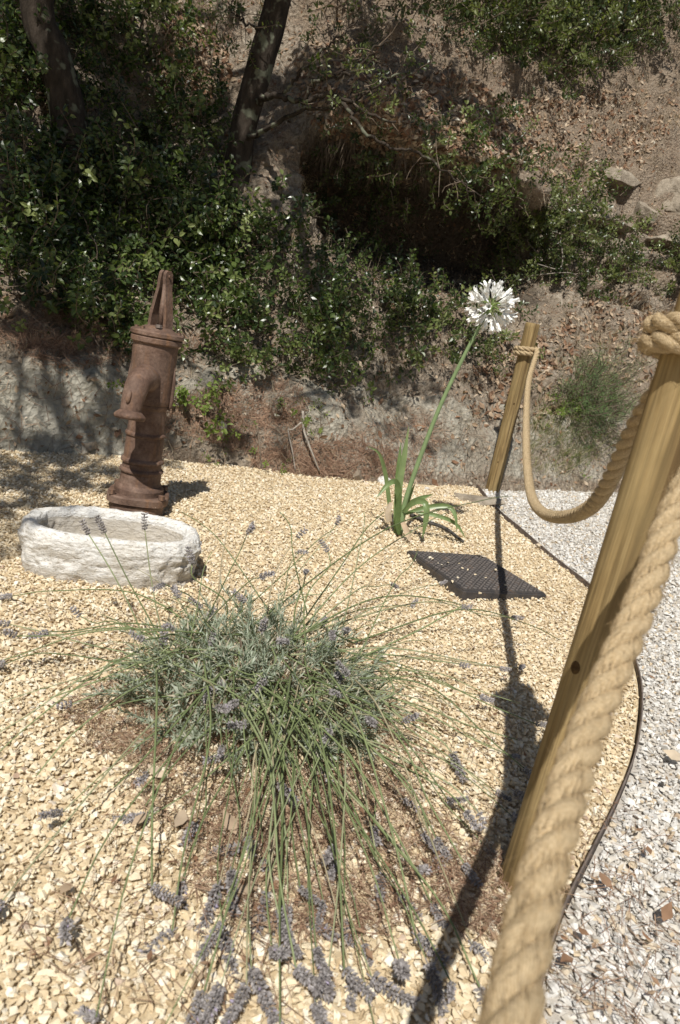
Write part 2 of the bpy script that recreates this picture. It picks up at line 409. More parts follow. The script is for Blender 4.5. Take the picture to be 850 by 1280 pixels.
def rock_mat():
    m = Mat('bank_rock', 0.92, 0.15)
    n1 = m.noise(9, 6, 0.65); n2 = m.noise(60, 4, 0.65)
    c = m.ramp(n1, [(0.3, (0.17, 0.14, 0.105)), (0.55, (0.34, 0.29, 0.225)), (0.78, (0.48, 0.425, 0.35))])
    m.color(c); m.bump(m.math('ADD', n1, m.math('MULTIPLY', n2, 0.5)), 0.9, 0.03); return m.m
MAT_ROCK = rock_mat()

# ------------------------------------------------------------------ ground, bank
BASE = spline([(-14, -2.2), (-9, 0.3), (-5, 2.0), (-3, 2.85), (-1.9, 3.35), (-1.25, 3.85), (-0.7, 4.15), (-0.2, 4.22), (0.25, 4.42), (0.9, 4.87), (1.5, 5.3),
               (2.4, 5.95), (3.6, 6.75), (6, 8.1), (10, 10.5), (18, 15)], 1600)
NRM = np.array([-0.53, 0.848])
PROF_A = np.array([(-.08, -.1), (.04, .14), (.16, .40), (.42, .60), (.82, .95), (1.12, 1.32), (1.36, 1.64), (1.55, 1.88), (1.72, 2.08), (1.95, 2.36), (2.6, 3.2), (3.4, 4.4), (4.8, 6.6), (7.5, 9.8), (14, 13), (40, 14)])
PROF_C = np.array([(-.08, -.1), (.08, .10), (.26, .34), (.50, .62), (.80, .98), (.98, 1.26), (1.75, 1.32), (2.45, 1.62), (2.3, 2.12), (1.18, 2.26), (2.1, 2.95), (3.2, 4.3), (4.8, 6.6), (7.5, 9.8), (14, 13), (40, 14)])
def smooth01(x): x = np.clip(x, 0, 1); return x * x * (3 - 2 * x)

base_s = np.r_[0, np.cumsum(np.linalg.norm(np.diff(BASE, axis=0), axis=1))]
S0 = base_s[np.argmin(np.abs(BASE[:, 0]))]              # s = 0 where the foot of the bank crosses x = 0
def base_at(s): return np.array([np.interp(s + S0, base_s, BASE[:, 0]), np.interp(s + S0, base_s, BASE[:, 1])])
def cave_w(s): return smooth01((s - 0.15) / 0.5) * smooth01((3.0 - s) / 0.6)
def wfac(s): return 1.0

def j_in(t):                                     # 1 on the back wall and roof of the hollow
    return max(0.0, min(1.0, (t - 5.3) / .6, (8.9 - t) / .5))
PITS = [(2.45, 8.72, 2.93, .26, .20, .95), (2.95, 8.75, 2.60, .32, .11, .5), (1.9, 8.45, 2.9, .14, .10, .25)]
def make_bank():
    scol = np.concatenate([np.linspace(-15, -3.4, 40), np.arange(-3.3, 7.5, 0.042), np.linspace(7.7, 19, 40)])
    seg = [3, 7, 9, 8, 13, 11, 11, 10, 9, 11, 24, 30, 44, 30, 14, 6]
    ts = []
    for i in range(len(PROF_A) - 1): ts += list(np.linspace(i, i + 1, seg[i], endpoint=False))
    ts = np.array(ts + [len(PROF_A) - 1.0])
    k = np.arange(len(PROF_A))
    A = np.stack([np.interp(ts, k, PROF_A[:, i]) for i in range(2)], 1)
    C = np.stack([np.interp(ts, k, PROF_C[:, i]) for i in range(2)], 1)
    # soften the corners
    for Q in (A, C):
        for _ in range(4): Q[1:-1] = 0.25 * Q[:-2] + 0.5 * Q[1:-1] + 0.25 * Q[2:]
    nr, nc = len(ts), len(scol)
    V = np.zeros((nc, nr, 3)); hollow_shade = np.zeros((nc, nr)); rock = np.zeros((nc, nr)); lit = np.zeros((nc, nr))
    for i, s in enumerate(scol):
        b = base_at(s); cw = float(cave_w(s + 0.25 * noise.noise(Vector((s * 1.5, 0, 3)))))
        for j in range(nr):
            w, h = A[j] * (1 - cw) + C[j] * cw
            p = np.array([b[0] + NRM[0] * w, b[1] + NRM[1] * w, h])
            amp = min(1.0, 0.12 + max(h, 0) * 1.2)
            big = noise.noise(Vector((p[0] * 0.9, p[1] * 0.9, p[2] * 0.9)))
            q = Vector((p[0] * 3.1, p[1] * 3.1, p[2] * 3.1))
            mid = noise.fractal(q, 0.8, 2.0, 5)
            rid = 1 - abs(noise.noise(Vector((p[0] * 2.2 + 5, p[1] * 2.2, p[2] * 4.0))))
            d = amp * (0.16 * big + 0.085 * mid + 0.06 * (rid - 0.6))
            d += amp * (0.055 * noise.fractal(q * 3.3, 0.7, 2.0, 3) + (0.09 if h > 1.9 and cw > .05 else .02) * noise.noise(q * 2.1) + 0.02 * noise.noise(q * 5.5))
            for (qx, qy, qz, qr, qh, dep) in PITS:
                e = ((p[0] - qx) ** 2 + (p[1] - qy) ** 2) / qr ** 2 + (p[2] - qz) ** 2 / qh ** 2
                if e < 4: d -= dep * math.exp(-e ** 2)
            tw = float(smooth01((s - 2.9) / .6)) * float(smooth01((h - 1.45) / .25)) * float(smooth01((2.75 - h) / .3))
            if tw > 0:                                   # strata: hard ledges standing out of the soft rock
                ph = (h * 1.0 + 0.12 * noise.noise(Vector((s * 1.2, 0, 7))) + .05 * s) / 0.23
                fr_ = ph - math.floor(ph); d += tw * 0.13 * (1 if fr_ < .5 else -1) * (0.5 + noise.noise(Vector((s * 2.1, math.floor(ph) * 3.7, 1))))
            p[0] -= NRM[0] * d * 0.75; p[1] -= NRM[1] * d * 0.75; p[2] += d * 0.55
            V[i, j] = p
            steep = 1.0 if 0.08 < h < 0.55 else 0.0
            r = 0.5 * steep + 0 + 0.25 * (1 if 2.0 < h < 2.5 and s > 2 else 0)
            r = max(r, 0.95 * float(smooth01((-0.9 - s) / 0.6)) * float(smooth01((.50 - h) / .2)))
            rock[i, j] = r + 0.25 * mid; hollow_shade[i, j] = float(smooth01((cw - .3) / .4)) * float(smooth01((j_in(ts[j]) - .2) / .5))  # second mask: where the painted shade of the hollow goes
            lit[i, j] = (0.75 if h > 2.6 and s > 0.3 else 0.35) + 0.3 * big - 0.5 * (r > 0.5)
    idx = np.arange(nc * nr).reshape(nc, nr)
    F4 = np.stack([idx[:-1, :-1], idx[1:, :-1], idx[1:, 1:], idx[:-1, 1:]], -1).reshape(-1, 4)
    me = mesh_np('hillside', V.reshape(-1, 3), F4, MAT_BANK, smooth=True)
    attr_vert(me, 'rock', rock.ravel()); attr_vert(me, 'litter', lit.ravel()); attr_vert(me, 'hollow_shade', hollow_shade.ravel())
    put(ob('hillside', me), kind='structure')
    return V.reshape(-1, 3), F4
bankV, bankF = make_bank()
BANK = BVHTree.FromPolygons([Vector(v) for v in bankV.tolist()], bankF.tolist())
def bank_at(px, py):
    """the point of the hillside seen at a pixel of the photograph, and its normal"""
    loc, n, i, d = BANK.ray_cast(Vector((0, 0, CAM_H)), Vector(ray_dir(px, py)))
    if loc is None: return None, None
    if n.dot(Vector(ray_dir(px, py))) > 0: n = -n
    return np.array(loc), np.array(n)
def bank_drop(x, y, ztop=12.0):
    """height and normal of the hillside straight below a point"""
    loc, n, i, d = BANK.ray_cast(Vector((x, y, ztop)), Vector((0, 0, -1)))
    if loc is None: return None, None
    return np.array(loc), np.array(n if n.z > 0 else -n)

EDGE = spline([(0.72, 7.5), (0.84, 5.6), (0.9, 4.6), (0.94, 4.1), (1.03, 3.47), (1.11, 3.05), (1.11, 2.6), (1.02, 2.1), (0.87, 1.7), (0.73, 1.43), (0.60, 1.21), (0.47, 0.98), (0.36, 0.7), (0.26, 0.3), (0.15, -0.3), (0.0, -1.2), (-0.3, -3)], 200)
def edge_x(y): return np.interp(-np.asarray(y), -EDGE[:, 1], EDGE[:, 0])

def gz(x, y): return 0.012 * math.sin(x * 2.3 + 1) * math.sin(y * 1.9) + 0.01 * noise.noise(Vector((x * 2.5, y * 2.5, 0)))
gzv = np.vectorize(gz)

def sheet(name, xs, ys, zf, mat, lo=None):
    """a grid of nx by ny cells between the two x limits given for each y"""
    V = []; nx = 41
    for y in ys:
        a, b = xs(y)
        for u in np.linspace(0, 1, nx):
            x = a + (b - a) * u; V.append((x, y, zf(x, y)))
    idx = np.arange(len(ys) * nx).reshape(len(ys), nx)
    F = np.stack([idx[:-1, :-1], idx[:-1, 1:], idx[1:, 1:], idx[1:, :-1]], -1).reshape(-1, 4)
    put(ob(name, mesh_np(name, V, F, mat, smooth=True)), kind='structure')

def big_ground():
    g = np.array([-400, -100, -40, -15, -8, -4, 0, 4, 8, 15, 40, 100, 400.0])
    V = [(x, y, -0.06) for y in g for x in g]; n = len(g); idx = np.arange(n * n).reshape(n, n)
    F = np.stack([idx[:-1, :-1], idx[:-1, 1:], idx[1:, 1:], idx[1:, :-1]], -1).reshape(-1, 4)
    put(ob('ground', mesh_np('ground', V, F, MAT_SOIL)), kind='structure')
big_ground()
ys = np.concatenate([np.linspace(-2.9, 0.3, 14), np.arange(0.4, 6.4, 0.08)])
sheet('gravel_bed', lambda y: (-4.5, float(edge_x(y)) - 0.004), ys, lambda x, y: gz(x, y) - 0.004, MAT_BEDBASE)
sheet('gravel_path', lambda y: (float(edge_x(y)) + 0.004, 5.5), ys, lambda x, y: gz(x, y) - 0.012, MAT_PATHBASE)

# ------------------------------------------------------------------ gravel (stuff)
def stone_variants(n, k, flat=0.65, seed=3):
    r = np.random.default_rng(seed); out = []
    for _ in range(n):
        p = rand_dirs(k, r) * r.uniform(0.75, 1.0, (k, 1))
        p *= np.array([r.uniform(0.8, 1.2), r.uniform(0.6, 0.95), r.uniform(flat * 0.7, flat * 1.2)])
        out.append(hull(p))
    return out
ST_NEAR = stone_variants(24, 11, 0.62, 3); ST_FAR = stone_variants(16, 7, 0.66, 4)

def jgrid(x0, x1, y0, y1, step, rng):
    gx, gy = np.meshgrid(np.arange(x0, x1, step), np.arange(y0, y1, step))
    p = np.stack([gx.ravel(), gy.ravel()], 1); p += rng.uniform(-0.5, 0.5, p.shape) * step * 1.25
    return p

def in_view(P, m=0.06):
    """keep what the picture, widened a little for a step to the side, can see"""
    c = (np.c_[P[:, 0], P[:, 1], np.zeros(len(P))] - np.array([0, 0, CAM_H])) @ CAM_R
    u = 425 + F_PX * c[:, 0] / np.maximum(c[:, 2], 1e-3); v = 640 + F_PX * c[:, 1] / np.maximum(c[:, 2], 1e-3)
    return (c[:, 2] > 0.05) & (u > -330) & (u < 1180) & (v < 1500)

def gravel(name, label_mat, mask, size, zoff, rng):
    parts = []
    for (y0, y1, step, var) in ((0.3, 1.5, 1.0, ST_NEAR), (1.5, 2.6, 1.0, ST_FAR), (2.6, 6.3, 1.42, ST_FAR)):
        for layer in range(3):
            p = jgrid(-3.6, 4.2, y0, y1, size * 0.86 * step, rng)
            p = p[in_view(p)]; p = p[mask(p)]
            if layer == 1: p = p[rng.random(len(p)) < 0.42]
            if layer == 2: p = p[rng.random(len(p)) < (0.5 if y0 < 1 else 0.08)]
            n = len(p)
            if not n: continue
            s = size * 0.62 * step ** 0.5 * np.exp(rng.normal(0, 0.27, n)) * (1.0, 0.92, 0.42)[layer]
            s = np.clip(s, size * 0.16, size * 1.3)
            z = gzv(p[:, 0], p[:, 1]) + zoff + (0, .36, .42)[layer] * size + s * 0.12
            dirs = np.c_[rng.normal(0, 0.24, n), rng.normal(0, 0.24, n), np.ones(n)]
            tip = rng.random(n) < 0.07                      # some stones lie tipped over
            dirs[tip] = rand_dirs(int(tip.sum()), rng)
            parts.append(scatter(ST_FAR if layer == 2 else var, np.c_[p, z], frames(dirs, rng.uniform(0, 6.28, n)), s, rng))
    V = []; F = []; T = []; n = 0
    for v, f, t, _ in parts: V.append(v); F.append(f + n); T.append(t); n += len(v)
    me = mesh_np(name, np.concatenate(V), np.concatenate(F), label_mat, np.concatenate(T))
    return ob(name, me)

TROUGH_C, TROUGH_ANG = np.array([-0.705, 2.205]), math.radians(14)
def clear_mask(p):
    q = p - TROUGH_C; c, s = math.cos(-TROUGH_ANG), math.sin(-TROUGH_ANG)
    a = q[:, 0] * c - q[:, 1] * s; b = q[:, 0] * s + q[:, 1] * c
    return ~((np.abs(a) / 0.25) ** 3 + (np.abs(b) / 0.155) ** 3 < 1)
COVER = np.array([(0.31, 2.985), (0.66, 3.15), (0.88, 2.75), (0.53, 2.585)])
def in_poly(p, Q):
    ins = np.zeros(len(p), bool); n = len(Q)
    for i in range(n):
        a, b = Q[i], Q[(i + 1) % n]
        cond = ((a[1] > p[:, 1]) != (b[1] > p[:, 1])) & (p[:, 0] < (b[0] - a[0]) * (p[:, 1] - a[1]) / (b[1] - a[1] + 1e-12) + a[0])
        ins ^= cond
    return ins
def foot_y(x): return np.interp(x, BASE[:, 0], BASE[:, 1])
g1 = gravel('cream_gravel', MAT_YELLOW, lambda p: (p[:, 0] < edge_x(p[:, 1]) - 0.012) & clear_mask(p) & ~in_poly(p, COVER.mean(0) + (COVER - COVER.mean(0)) * .955) & (p[:, 1] < foot_y(p[:, 0]) + 0.02 + 0.1 * np.sin(p[:, 0] * 9)), 0.0128, 0.0, np.random.default_rng(21))
put(g1, 'cream yellow limestone chippings covering the planting bed', 'gravel', kind='stuff')
g2 = gravel('white_gravel', MAT_WHITE, lambda p: (p[:, 0] > edge_x(p[:, 1]) + 0.012) & (p[:, 1] < foot_y(p[:, 0]) - 0.03), 0.0152, -0.008, np.random.default_rng(22))
put(g2, 'white and grey stone chippings covering the path', 'gravel', kind='stuff')
def at_y(px, py, y):
    """the point of the upright plane at distance y seen at a pixel"""
    r = ray_dir(px, py); return np.array([0, 0, CAM_H]) + r * (y / r[1])

# ------------------------------------------------------------------ steel edging between bed and path
def edging():
    P = EDGE[(EDGE[:, 1] < 5.0) & (EDGE[:, 1] > -1.5)]
    P3 = np.c_[P, gzv(P[:, 0], P[:, 1])]
    T = np.gradient(P, axis=0); T /= np.linalg.norm(T, axis=1, keepdims=True); N = np.c_[-T[:, 1], T[:, 0]]
    sec = [(-.0022, -.03), (-.0022, .0175), (-.001, .019), (.001, .019), (.0022, .0175), (.0022, -.03)]
    wob = 0.004 * np.sin(np.arange(len(P)) * 0.35)
    V = np.concatenate([np.c_[P + N * a, P3[:, 2] + b + wob * (b > 0)] for a, b in sec])
    n = len(P); idx = np.arange(n * len(sec)).reshape(len(sec), n)
    F = np.concatenate([np.stack([idx[k, :-1], idx[k, 1:], idx[k + 1, 1:], idx[k + 1, :-1]], -1) for k in range(len(sec) - 1)])
    put(ob('edging_strip', mesh_np('edging_strip', V, F, MAT_STEEL)), 'thin dark steel edging strip curving between cream bed and white path', 'edging strip')
edging()

# ------------------------------------------------------------------ stone trough
def superell(a, b, n, k, t): return np.sign(np.cos(t)) * np.abs(np.cos(t)) ** (2 / n) * a, np.sign(np.sin(t)) * np.abs(np.sin(t)) ** (2 / n) * b
def trough():
    K = 190; t = np.linspace(0, 2 * np.pi, K, endpoint=False)
    prof = [(.95, -.02), (.965, .02), (.985, .06), (1.0, .095), (1.0, .12), (.985, .137), (.955, .148), (.91, .1535), (.86, .153), (.82, .148), (.795, .137), (.78, .118), (.765, .09), (.75, .06), (.70, .043), (.5, .038), (.2, .036), (0.0, .036)]
    fine = []
    for (a, b), (c, d) in zip(prof[:-1], prof[1:]):
        m = 6 if a > .75 else 3
        for q in range(m): fine.append((a + (c - a) * q / m, b + (d - b) * q / m))
    fine.append(prof[-1])
    V = []
    A, B = .275, .178
    for f, z in fine:
        # the wall is equally thick all round, so the inner outline shrinks by a length, not a ratio
        sh = (1 - f) * B * 1.32 if f > .72 else None
        if sh is not None: x, y = superell(A - sh, B - sh, 2.7, 0, t)
        else: x, y = superell((A - .28 * B * 1.32) * f / .72, (B - .28 * B * 1.32) * f / .72, 2.5, 0, t)
        for i in range(K):
            p = Vector((x[i] * 9, y[i] * 9, z * 9))
            outer = z < .12 and f > .9
            d = (0.011 if outer else 0.005) * noise.fractal(p * 2.2, 0.7, 2.0, 5) + 0.006 * noise.noise(p * 0.6)
            if outer: d += 0.0035 * noise.fractal(Vector((x[i] * 32, y[i] * 32, z * 95)), .8, 2, 3)
            pit = noise.noise(Vector((x[i] * 70, y[i] * 70, z * 90 + 4)))
            if pit > .25: d -= (.012 if outer else .006) * (pit - .25)
            r = math.hypot(x[i], y[i]) + 1e-9
            V.append((x[i] * (1 + d / r) if r > .02 else x[i], y[i] * (1 + d / r) if r > .02 else y[i], z + 0.6 * d))
    n = len(fine); idx = np.arange(n * K).reshape(n, K); nx = np.roll(idx, -1, 1)
    F = np.stack([idx[:-1], nx[:-1], nx[1:], idx[1:]], -1).reshape(-1, 4)
    me = mesh_np('stone_trough', V, F, MAT_TROUGH, smooth=True)
    attr_vert(me, 'stain', np.repeat([1.0 if f < .8 and z < .125 else (.75 if z < .03 else (.42 if z < .1 else 0.0)) for f, z in fine], K))
    o = ob('stone_trough', me, None, (TROUGH_C[0], TROUGH_C[1], 0), (0, 0, TROUGH_ANG))
    put(o, 'oval rough white limestone trough standing on cream gravel below the pump spout', 'trough')
trough()

# ------------------------------------------------------------------ cast iron hand pump
def pump():
    t = thing('hand_pump', 'rusty cast iron hand pump with curved spout standing behind the stone trough', 'hand pump', (-0.84, 2.89, 0))
    def add(name, VF, par=t, mat=MAT_RUST, smooth=False):
        return ob(name, mesh_np(name, VF[0], VF[1], mat, smooth=smooth), par)
    # foot: two plates with rounded corners, bolted
    def plate(a, b, z0, z1, n=3.2, bev=.006):
        K = 48; th = np.linspace(0, 2 * np.pi, K, endpoint=False); V = []
        for f, z in ((-.012, z0), (0, z0), (0, z1 - bev), (-bev * .4, z1 - bev * .3), (-bev, z1), (-a, z1)):
            x, y = superell(max(a + f, .001), max(b + f, .001), n, 0, th); V += list(np.stack([x, y, np.full(K, z)], 1))
        m = 6; idx = np.arange(m * K).reshape(m, K); nx = np.roll(idx, -1, 1)
        return np.array(V), tri(np.stack([idx[:-1], nx[:-1], nx[1:], idx[1:]], -1).reshape(-1, 4))
    R45 = math.radians(12)
    for name, a, b, z0, z1 in (('foot_plate', .108, .108, -.02, .045), ('base_flange', .124, .118, .047, .078)):
        o = add(name, plate(a, b, z0, z1)); o.rotation_euler = (0, 0, R45)
    for sx in (-1, 1):
        for sy in (-1, 1):
            hx = hull([(math.cos(k * math.pi / 3) * .014, math.sin(k * math.pi / 3) * .014, z) for k in range(6) for z in (0, .018)] + [(0, 0, .021)])
            o = add('bolt', hx); o.location = (sx * .098 * math.cos(R45) - sy * .085 * math.sin(R45), sx * .098 * math.sin(R45) + sy * .085 * math.cos(R45), .079)
    col = [(.0, .078), (.100, .078), (.100, .100), (.094, .110), (.086, .118), (.083, .128), (.082, .150), (.0805, .166), (.088, .170), (.089, .176), (.086, .182), (.0795, .187), (.0785, .205), (.086, .210), (.087, .217), (.084, .223), (.0775, .229),
           (.0755, .300), (.0745, .318), (.0805, .322), (.081, .328), (.078, .333), (.074, .337), (.0725, .40), (.072, .43), (.078, .44), (.080, .45), (.074, .46), (.0, .46)]
    add('column', lathe(col, 56), smooth=False)
    body = [(.0, .452), (.079, .452), (.083, .458), (.085, .47), (.0862, .56), (.088, .69), (.0885, .700), (.0, .700)]
    bo = add('pump_body', lathe(body, 64), smooth=False)
    # lugs down both sides of the body
    for s in (-1, 1):
        pts = [(s * .080, .0, .440), (s * .088, .0, .452), (s * .0905, .0, .48), (s * .090, .0, .56), (s * .085, .0, .615)]
        V, F = tube([(p[0], p[1] - .004, p[2]) for p in pts], [.004, .007, .008, .007, .003], 8); add('side_rib', (V, F), bo, smooth=True)
    # spout: fat at the root, curving down to a flared lip
    sp = spline([(0, -.035, .552), (0, -.105, .560), (0.0, -.165, .545), (0.0, -.203, .508), (0.0, -.222, .462), (0.0, -.229, .424)], 26)
    rr = np.interp(np.linspace(0, 1, 26), [0, .25, .5, .75, 1], [.058, .051, .046, .041, .037])
    so = add('spout', tube(sp, rr, 36, caps=False), smooth=True)
    tip, tan = Vector(sp[-1]), Vector(sp[-1] - sp[-2]).normalized()
    q = tan.to_track_quat('Z', 'Y')
    V, F = lathe([(.028, -.05), (.036, -.02), (.044, .004), (.049, .011), (.0545, .009), (.0585, .001), (.0575, -.006), (.050, -.013), (.040, -.022)], 40)
    lo = add('spout_lip', (V, F), so, smooth=True); lo.location = tip; lo.rotation_mode = 'QUATERNION'; lo.rotation_quaternion = q
    bs = tube(spline([(-.004, -.260, .475), (-.004, -.255, .497), (-.004, -.240, .524)], 8), [.003, .008, .0095, .010, .010, .0095, .008, .003], 10)
    add('spout_boss', bs, so, smooth=True)
    # cap with two ears, domed, bolted
    K = 64; th = np.linspace(0, 2 * np.pi, K, endpoint=False)
    def ear(r0): return r0 + .012 * np.maximum(0, np.cos(2 * (th - math.radians(-12)))) ** 3
    def ringset(rows):
        V = []
        for r0, e, z in rows:
            r = r0 + e * np.maximum(0, np.cos(2 * (th - math.radians(-14)))) ** 3
            V += list(np.stack([r * np.cos(th), r * np.sin(th), np.full(K, z)], 1))
        m = len(rows); idx = np.arange(m * K).reshape(m, K); nx = np.roll(idx, -1, 1)
        return np.array(V), tri(np.stack([idx[:-1], nx[:-1], nx[1:], idx[1:]], -1).reshape(-1, 4))
    ca = add('lower_flange', ringset([(.0, 0, .690), (.092, 0, .690), (.098, .006, .696), (.098, .006, .712), (.094, .006, .716), (.0, 0, .716)]))
    cb = add('cap', ringset([(.0, 0, .718), (.096, .012, .718), (.099, .013, .722), (.099, .013, .734), (.094, .012, .739), (.070, 0, .745), (.05, 0, .756), (.03, 0, .759), (.0, 0, .760)]))
    for a in (-14, 166, 60, 240):
        hx = hull([(math.cos(k * math.pi / 3) * .009, math.sin(k * math.pi / 3) * .009, z) for k in range(6) for z in (0, .010)])
        r = .094 if a in (-14, 166) else .078
        o = add('bolt', hx, cb); o.location = (r * math.cos(math.radians(a)), r * math.sin(math.radians(a)), .738 if r > .09 else .742)
    hx = hull([(math.cos(k * math.pi / 3) * .013, math.sin(k * math.pi / 3) * .011, z) for k in range(6) for z in (0, .012)])
    add('bolt', hx, cb, MAT_STEEL).location = (.018, -.052, .755)
    # bracket: two flat cheeks leaning together, with the plunger rod between them
    for s in (-1, 1):
        V, F = [], []
        rows = [(.040, .016, .745), (.036, .0155, .80), (.025, .015, .86), (.016, .014, .905), (.012, .016, .94), (.011, .014, .962), (.011, .007, .972)]
        for x, w, z in rows: V += [(s * (x + .007), -w * 1.35, z), (s * (x + .007), w * 1.35, z), (s * (x - .007), w * 1.35, z), (s * (x - .007), -w * 1.35, z)]
        for i in range(len(rows) - 1):
            for k in range(4):
                a, b = i * 4 + k, i * 4 + (k + 1) % 4; F.append((a, b, b + 4, a + 4))
        e = (len(rows) - 1) * 4; F += [(e, e + 1, e + 2, e + 3)]
        br = add('bracket_arm', (np.array(V), tri(np.array(F))))
        br.location = (.004, .012, 0)
        br.rotation_euler = (0, 0, math.radians(-25))
    web = bevel_box(.004, .03, .85, .03, .012, .09, .003); add('bracket_web', web)
    add('plunger_rod', tube([(.014, -.018, .745), (.012, -.012, .83), (.010, -.006, .92)], [.0095, .009, .0085], 14), smooth=True)
    pin = tube([(-.020, .020, .950), (.026, -.000, .950)], .006, 10); add('pivot_pin', pin)
pump()

# ------------------------------------------------------------------ posts
POSTS = [((0.44, 1.085), .0415, 1.13, 'weathered tan wooden post nearest the camera with a dark knot low down'),
         ((1.0, 4.88), .047, 1.125, 'pale wooden post far back beside the agapanthus, its sawn top in view')]
def post(i):
    (x, y), r, h, label = POSTS[i]
    t = thing('wooden_post', label, 'post', (x, y, 0), 0, 'rope fence posts')
    t.rotation_euler = (0, math.radians(1.0) if i == 0 else 0, 0)
    K, n = 44, 60; a = np.linspace(0, 2 * np.pi, K, endpoint=False)
    zs = np.concatenate([np.linspace(-.08, h - .008, n - 2), [h - .003, h]])
    V = []
    ca = (4.3, 2.2)
    for j, z in enumerate(zs):
        rr = r * (1 + .025 * np.array([noise.noise(Vector((math.cos(q) * 1.2, math.sin(q) * 1.2, z * 2.5 + i * 9))) for q in a]))
        rr *= 1 + .008 * np.array([noise.noise(Vector((math.cos(q) * 9, math.sin(q) * 9, z * 3 + i * 9))) for q in a])
        if i == 1:                                   # this one has flat sawn sides
            rr *= 1 - .07 * np.maximum(0, np.cos(2 * (a - .5))) ** 4
        for c in ca + (5.3, 3.4):                                 # drying cracks
            dd = np.angle(np.exp(1j * (a - c - .15 * math.sin(z * 5)))); rr *= 1 - .05 * np.exp(-(dd / .05) ** 2) * max(0, math.sin(z * 3 + c))
        if z > h - .006: rr = rr - (.003 if z < h else .006)
        V.append(np.stack([rr * np.cos(a), rr * np.sin(a), np.full(K, z)], 1))
    V = np.concatenate(V); m = len(zs); idx = np.arange(m * K).reshape(m, K); nx = np.roll(idx, -1, 1)
    F = tri(np.stack([idx[:-1], nx[:-1], nx[1:], idx[1:]], -1).reshape(-1, 4))
    ob('shaft', mesh_np('shaft', V, F, MAT_WOOD, smooth=True), t)
    top = V[-K:]; Vt = np.vstack([top, [[0, 0, h + .0005]]]); Ft = [(k, (k + 1) % K, K) for k in range(K)]
    ob('end_grain', mesh_np('end_grain', Vt, Ft, MAT_ENDGRAIN), t)
    for ang, z, s in (((math.radians(212), .447, .009), (math.radians(262), .40, .005)) if i == 0 else ((math.radians(250), .20, .005), (math.radians(265), .60, .006))):
        V, F = lathe([(1.0, -.2), (1.0, 0), (.8, .12), (.45, .15), (0, .1)], 14)
        V = V * np.array([s, s * 1.35, .012])
        o = ob('knot', mesh_np('knot', V, F, MAT_KNOT, smooth=True), t)
        nrm = Vector((math.cos(ang), math.sin(ang), 0)); o.location = (nrm * (r * .985)) + Vector((0, 0, z))
        o.rotation_mode = 'QUATERNION'; o.rotation_quaternion = nrm.to_track_quat('Z', 'Y')
for i in range(2): post(i)

# ------------------------------------------------------------------ the rope
def coil(c, R, a0, a1, z0, z1, n):
    a = np.radians(np.linspace(a0, a1, n)); return [(c[0] + R * math.cos(q), c[1] + R * math.sin(q), z) for q, z in zip(a, np.linspace(z0, z1, n))]
def rope():
    (fx, fy), (rx, ry) = POSTS[0][0], POSTS[1][0]
    P = coil((rx, ry), .0655, 80, 662, .918, .962, 34)
    P += [(1.045, 4.775, .962), (1.03, 4.70, .90), (.97, 4.45, .795), (.895, 4.05, .70), (.78, 3.37, .576), (.70, 2.85, .485), (.635, 2.40, .447), (.575, 1.94, .50), (.515, 1.48, .635), (.466, 1.24, .83), (.462, 1.165, .915)]
    P += coil((fx + .016, fy), .0600, 92, 655, .950, .988, 34)
    P += [(.528, 1.035, .99), (.522, .985, .955), (.455, .90, .88), (.372, .80, .795), (.308, .68, .685), (.243, .56, .605), (.190, .44, .575), (.155, .35, .555), (.125, .25, .545), (.09, .1, .545), (.05, -.1, .56), (.0, -.35, .62), (-.06, -.6, .75)]
    P = spline(P, 1700)
    s = np.r_[0, np.cumsum(np.linalg.norm(np.diff(P, axis=0), axis=1))]
    T, X, Y = path_frames(P)
    t = thing('rope', 'thick twisted hemp rope slung between the two wooden posts and past the camera', 'rope', P[0])
    ra, rs, pitch, K = .0080, .0090, .098, 12
    for k in range(3):
        ph = 2 * np.pi * (s / pitch + k / 3)
        Q = P + ra * (np.cos(ph)[:, None] * X + np.sin(ph)[:, None] * Y)
        V, F = tube(Q, rs, K, fr=path_frames(Q), rough=.012)
        u = np.concatenate([np.repeat(s * 55, K), [0, s[-1] * 55]])
        v = np.concatenate([np.tile(np.abs(2 * np.arange(K) / K - 1), len(P)), [0, 0]])
        o = ob('strand', mesh_np('strand', V - P[0], F, MAT_ROPE, uv=np.stack([u, v * 1.6], 1), smooth=True), t)
    # loose fibres
    rng = np.random.default_rng(5); n = 9000
    i = rng.integers(5, len(P) - 5, n); near = s[i] > 4.6
    i = np.where(rng.random(n) < .5, rng.integers(int(len(P) * .62), len(P) - 5, n), i)
    a = rng.uniform(0, 6.28, n); rad = np.cos(a)[:, None] * X[i] + np.sin(a)[:, None] * Y[i]; tg = T[i] * rng.choice([-1, 1], n)[:, None]
    L = np.where(rng.random(n) < .15, rng.uniform(.025, .05, n), rng.uniform(.006, .028, n))[:, None]; p0 = P[i] + rad * .0150
    p1 = p0 + tg * L * .6 + rad * .0022 + rand_dirs(n, rng) * .0015; p2 = p1 + tg * L * .5 + rad * L * rng.uniform(-.05, .4, (n, 1)) + rand_dirs(n, rng) * .003
    w = np.cross(rad, tg) * .00034
    V = np.stack([p0 - w, p0 + w, p1 - w, p1 + w, p2], 1).reshape(-1, 3) - P[0]
    b = (np.arange(n) * 5)[:, None, None]; F = (np.array([[0, 1, 3], [0, 3, 2], [2, 3, 4]])[None] + b).reshape(-1, 3)
    put(ob('loose_fibres', mesh_np('loose_fibres', V, F, MAT_ROPE, uv=np.tile([[.3, .8]], (len(V), 1))), t), kind='stuff')
rope()

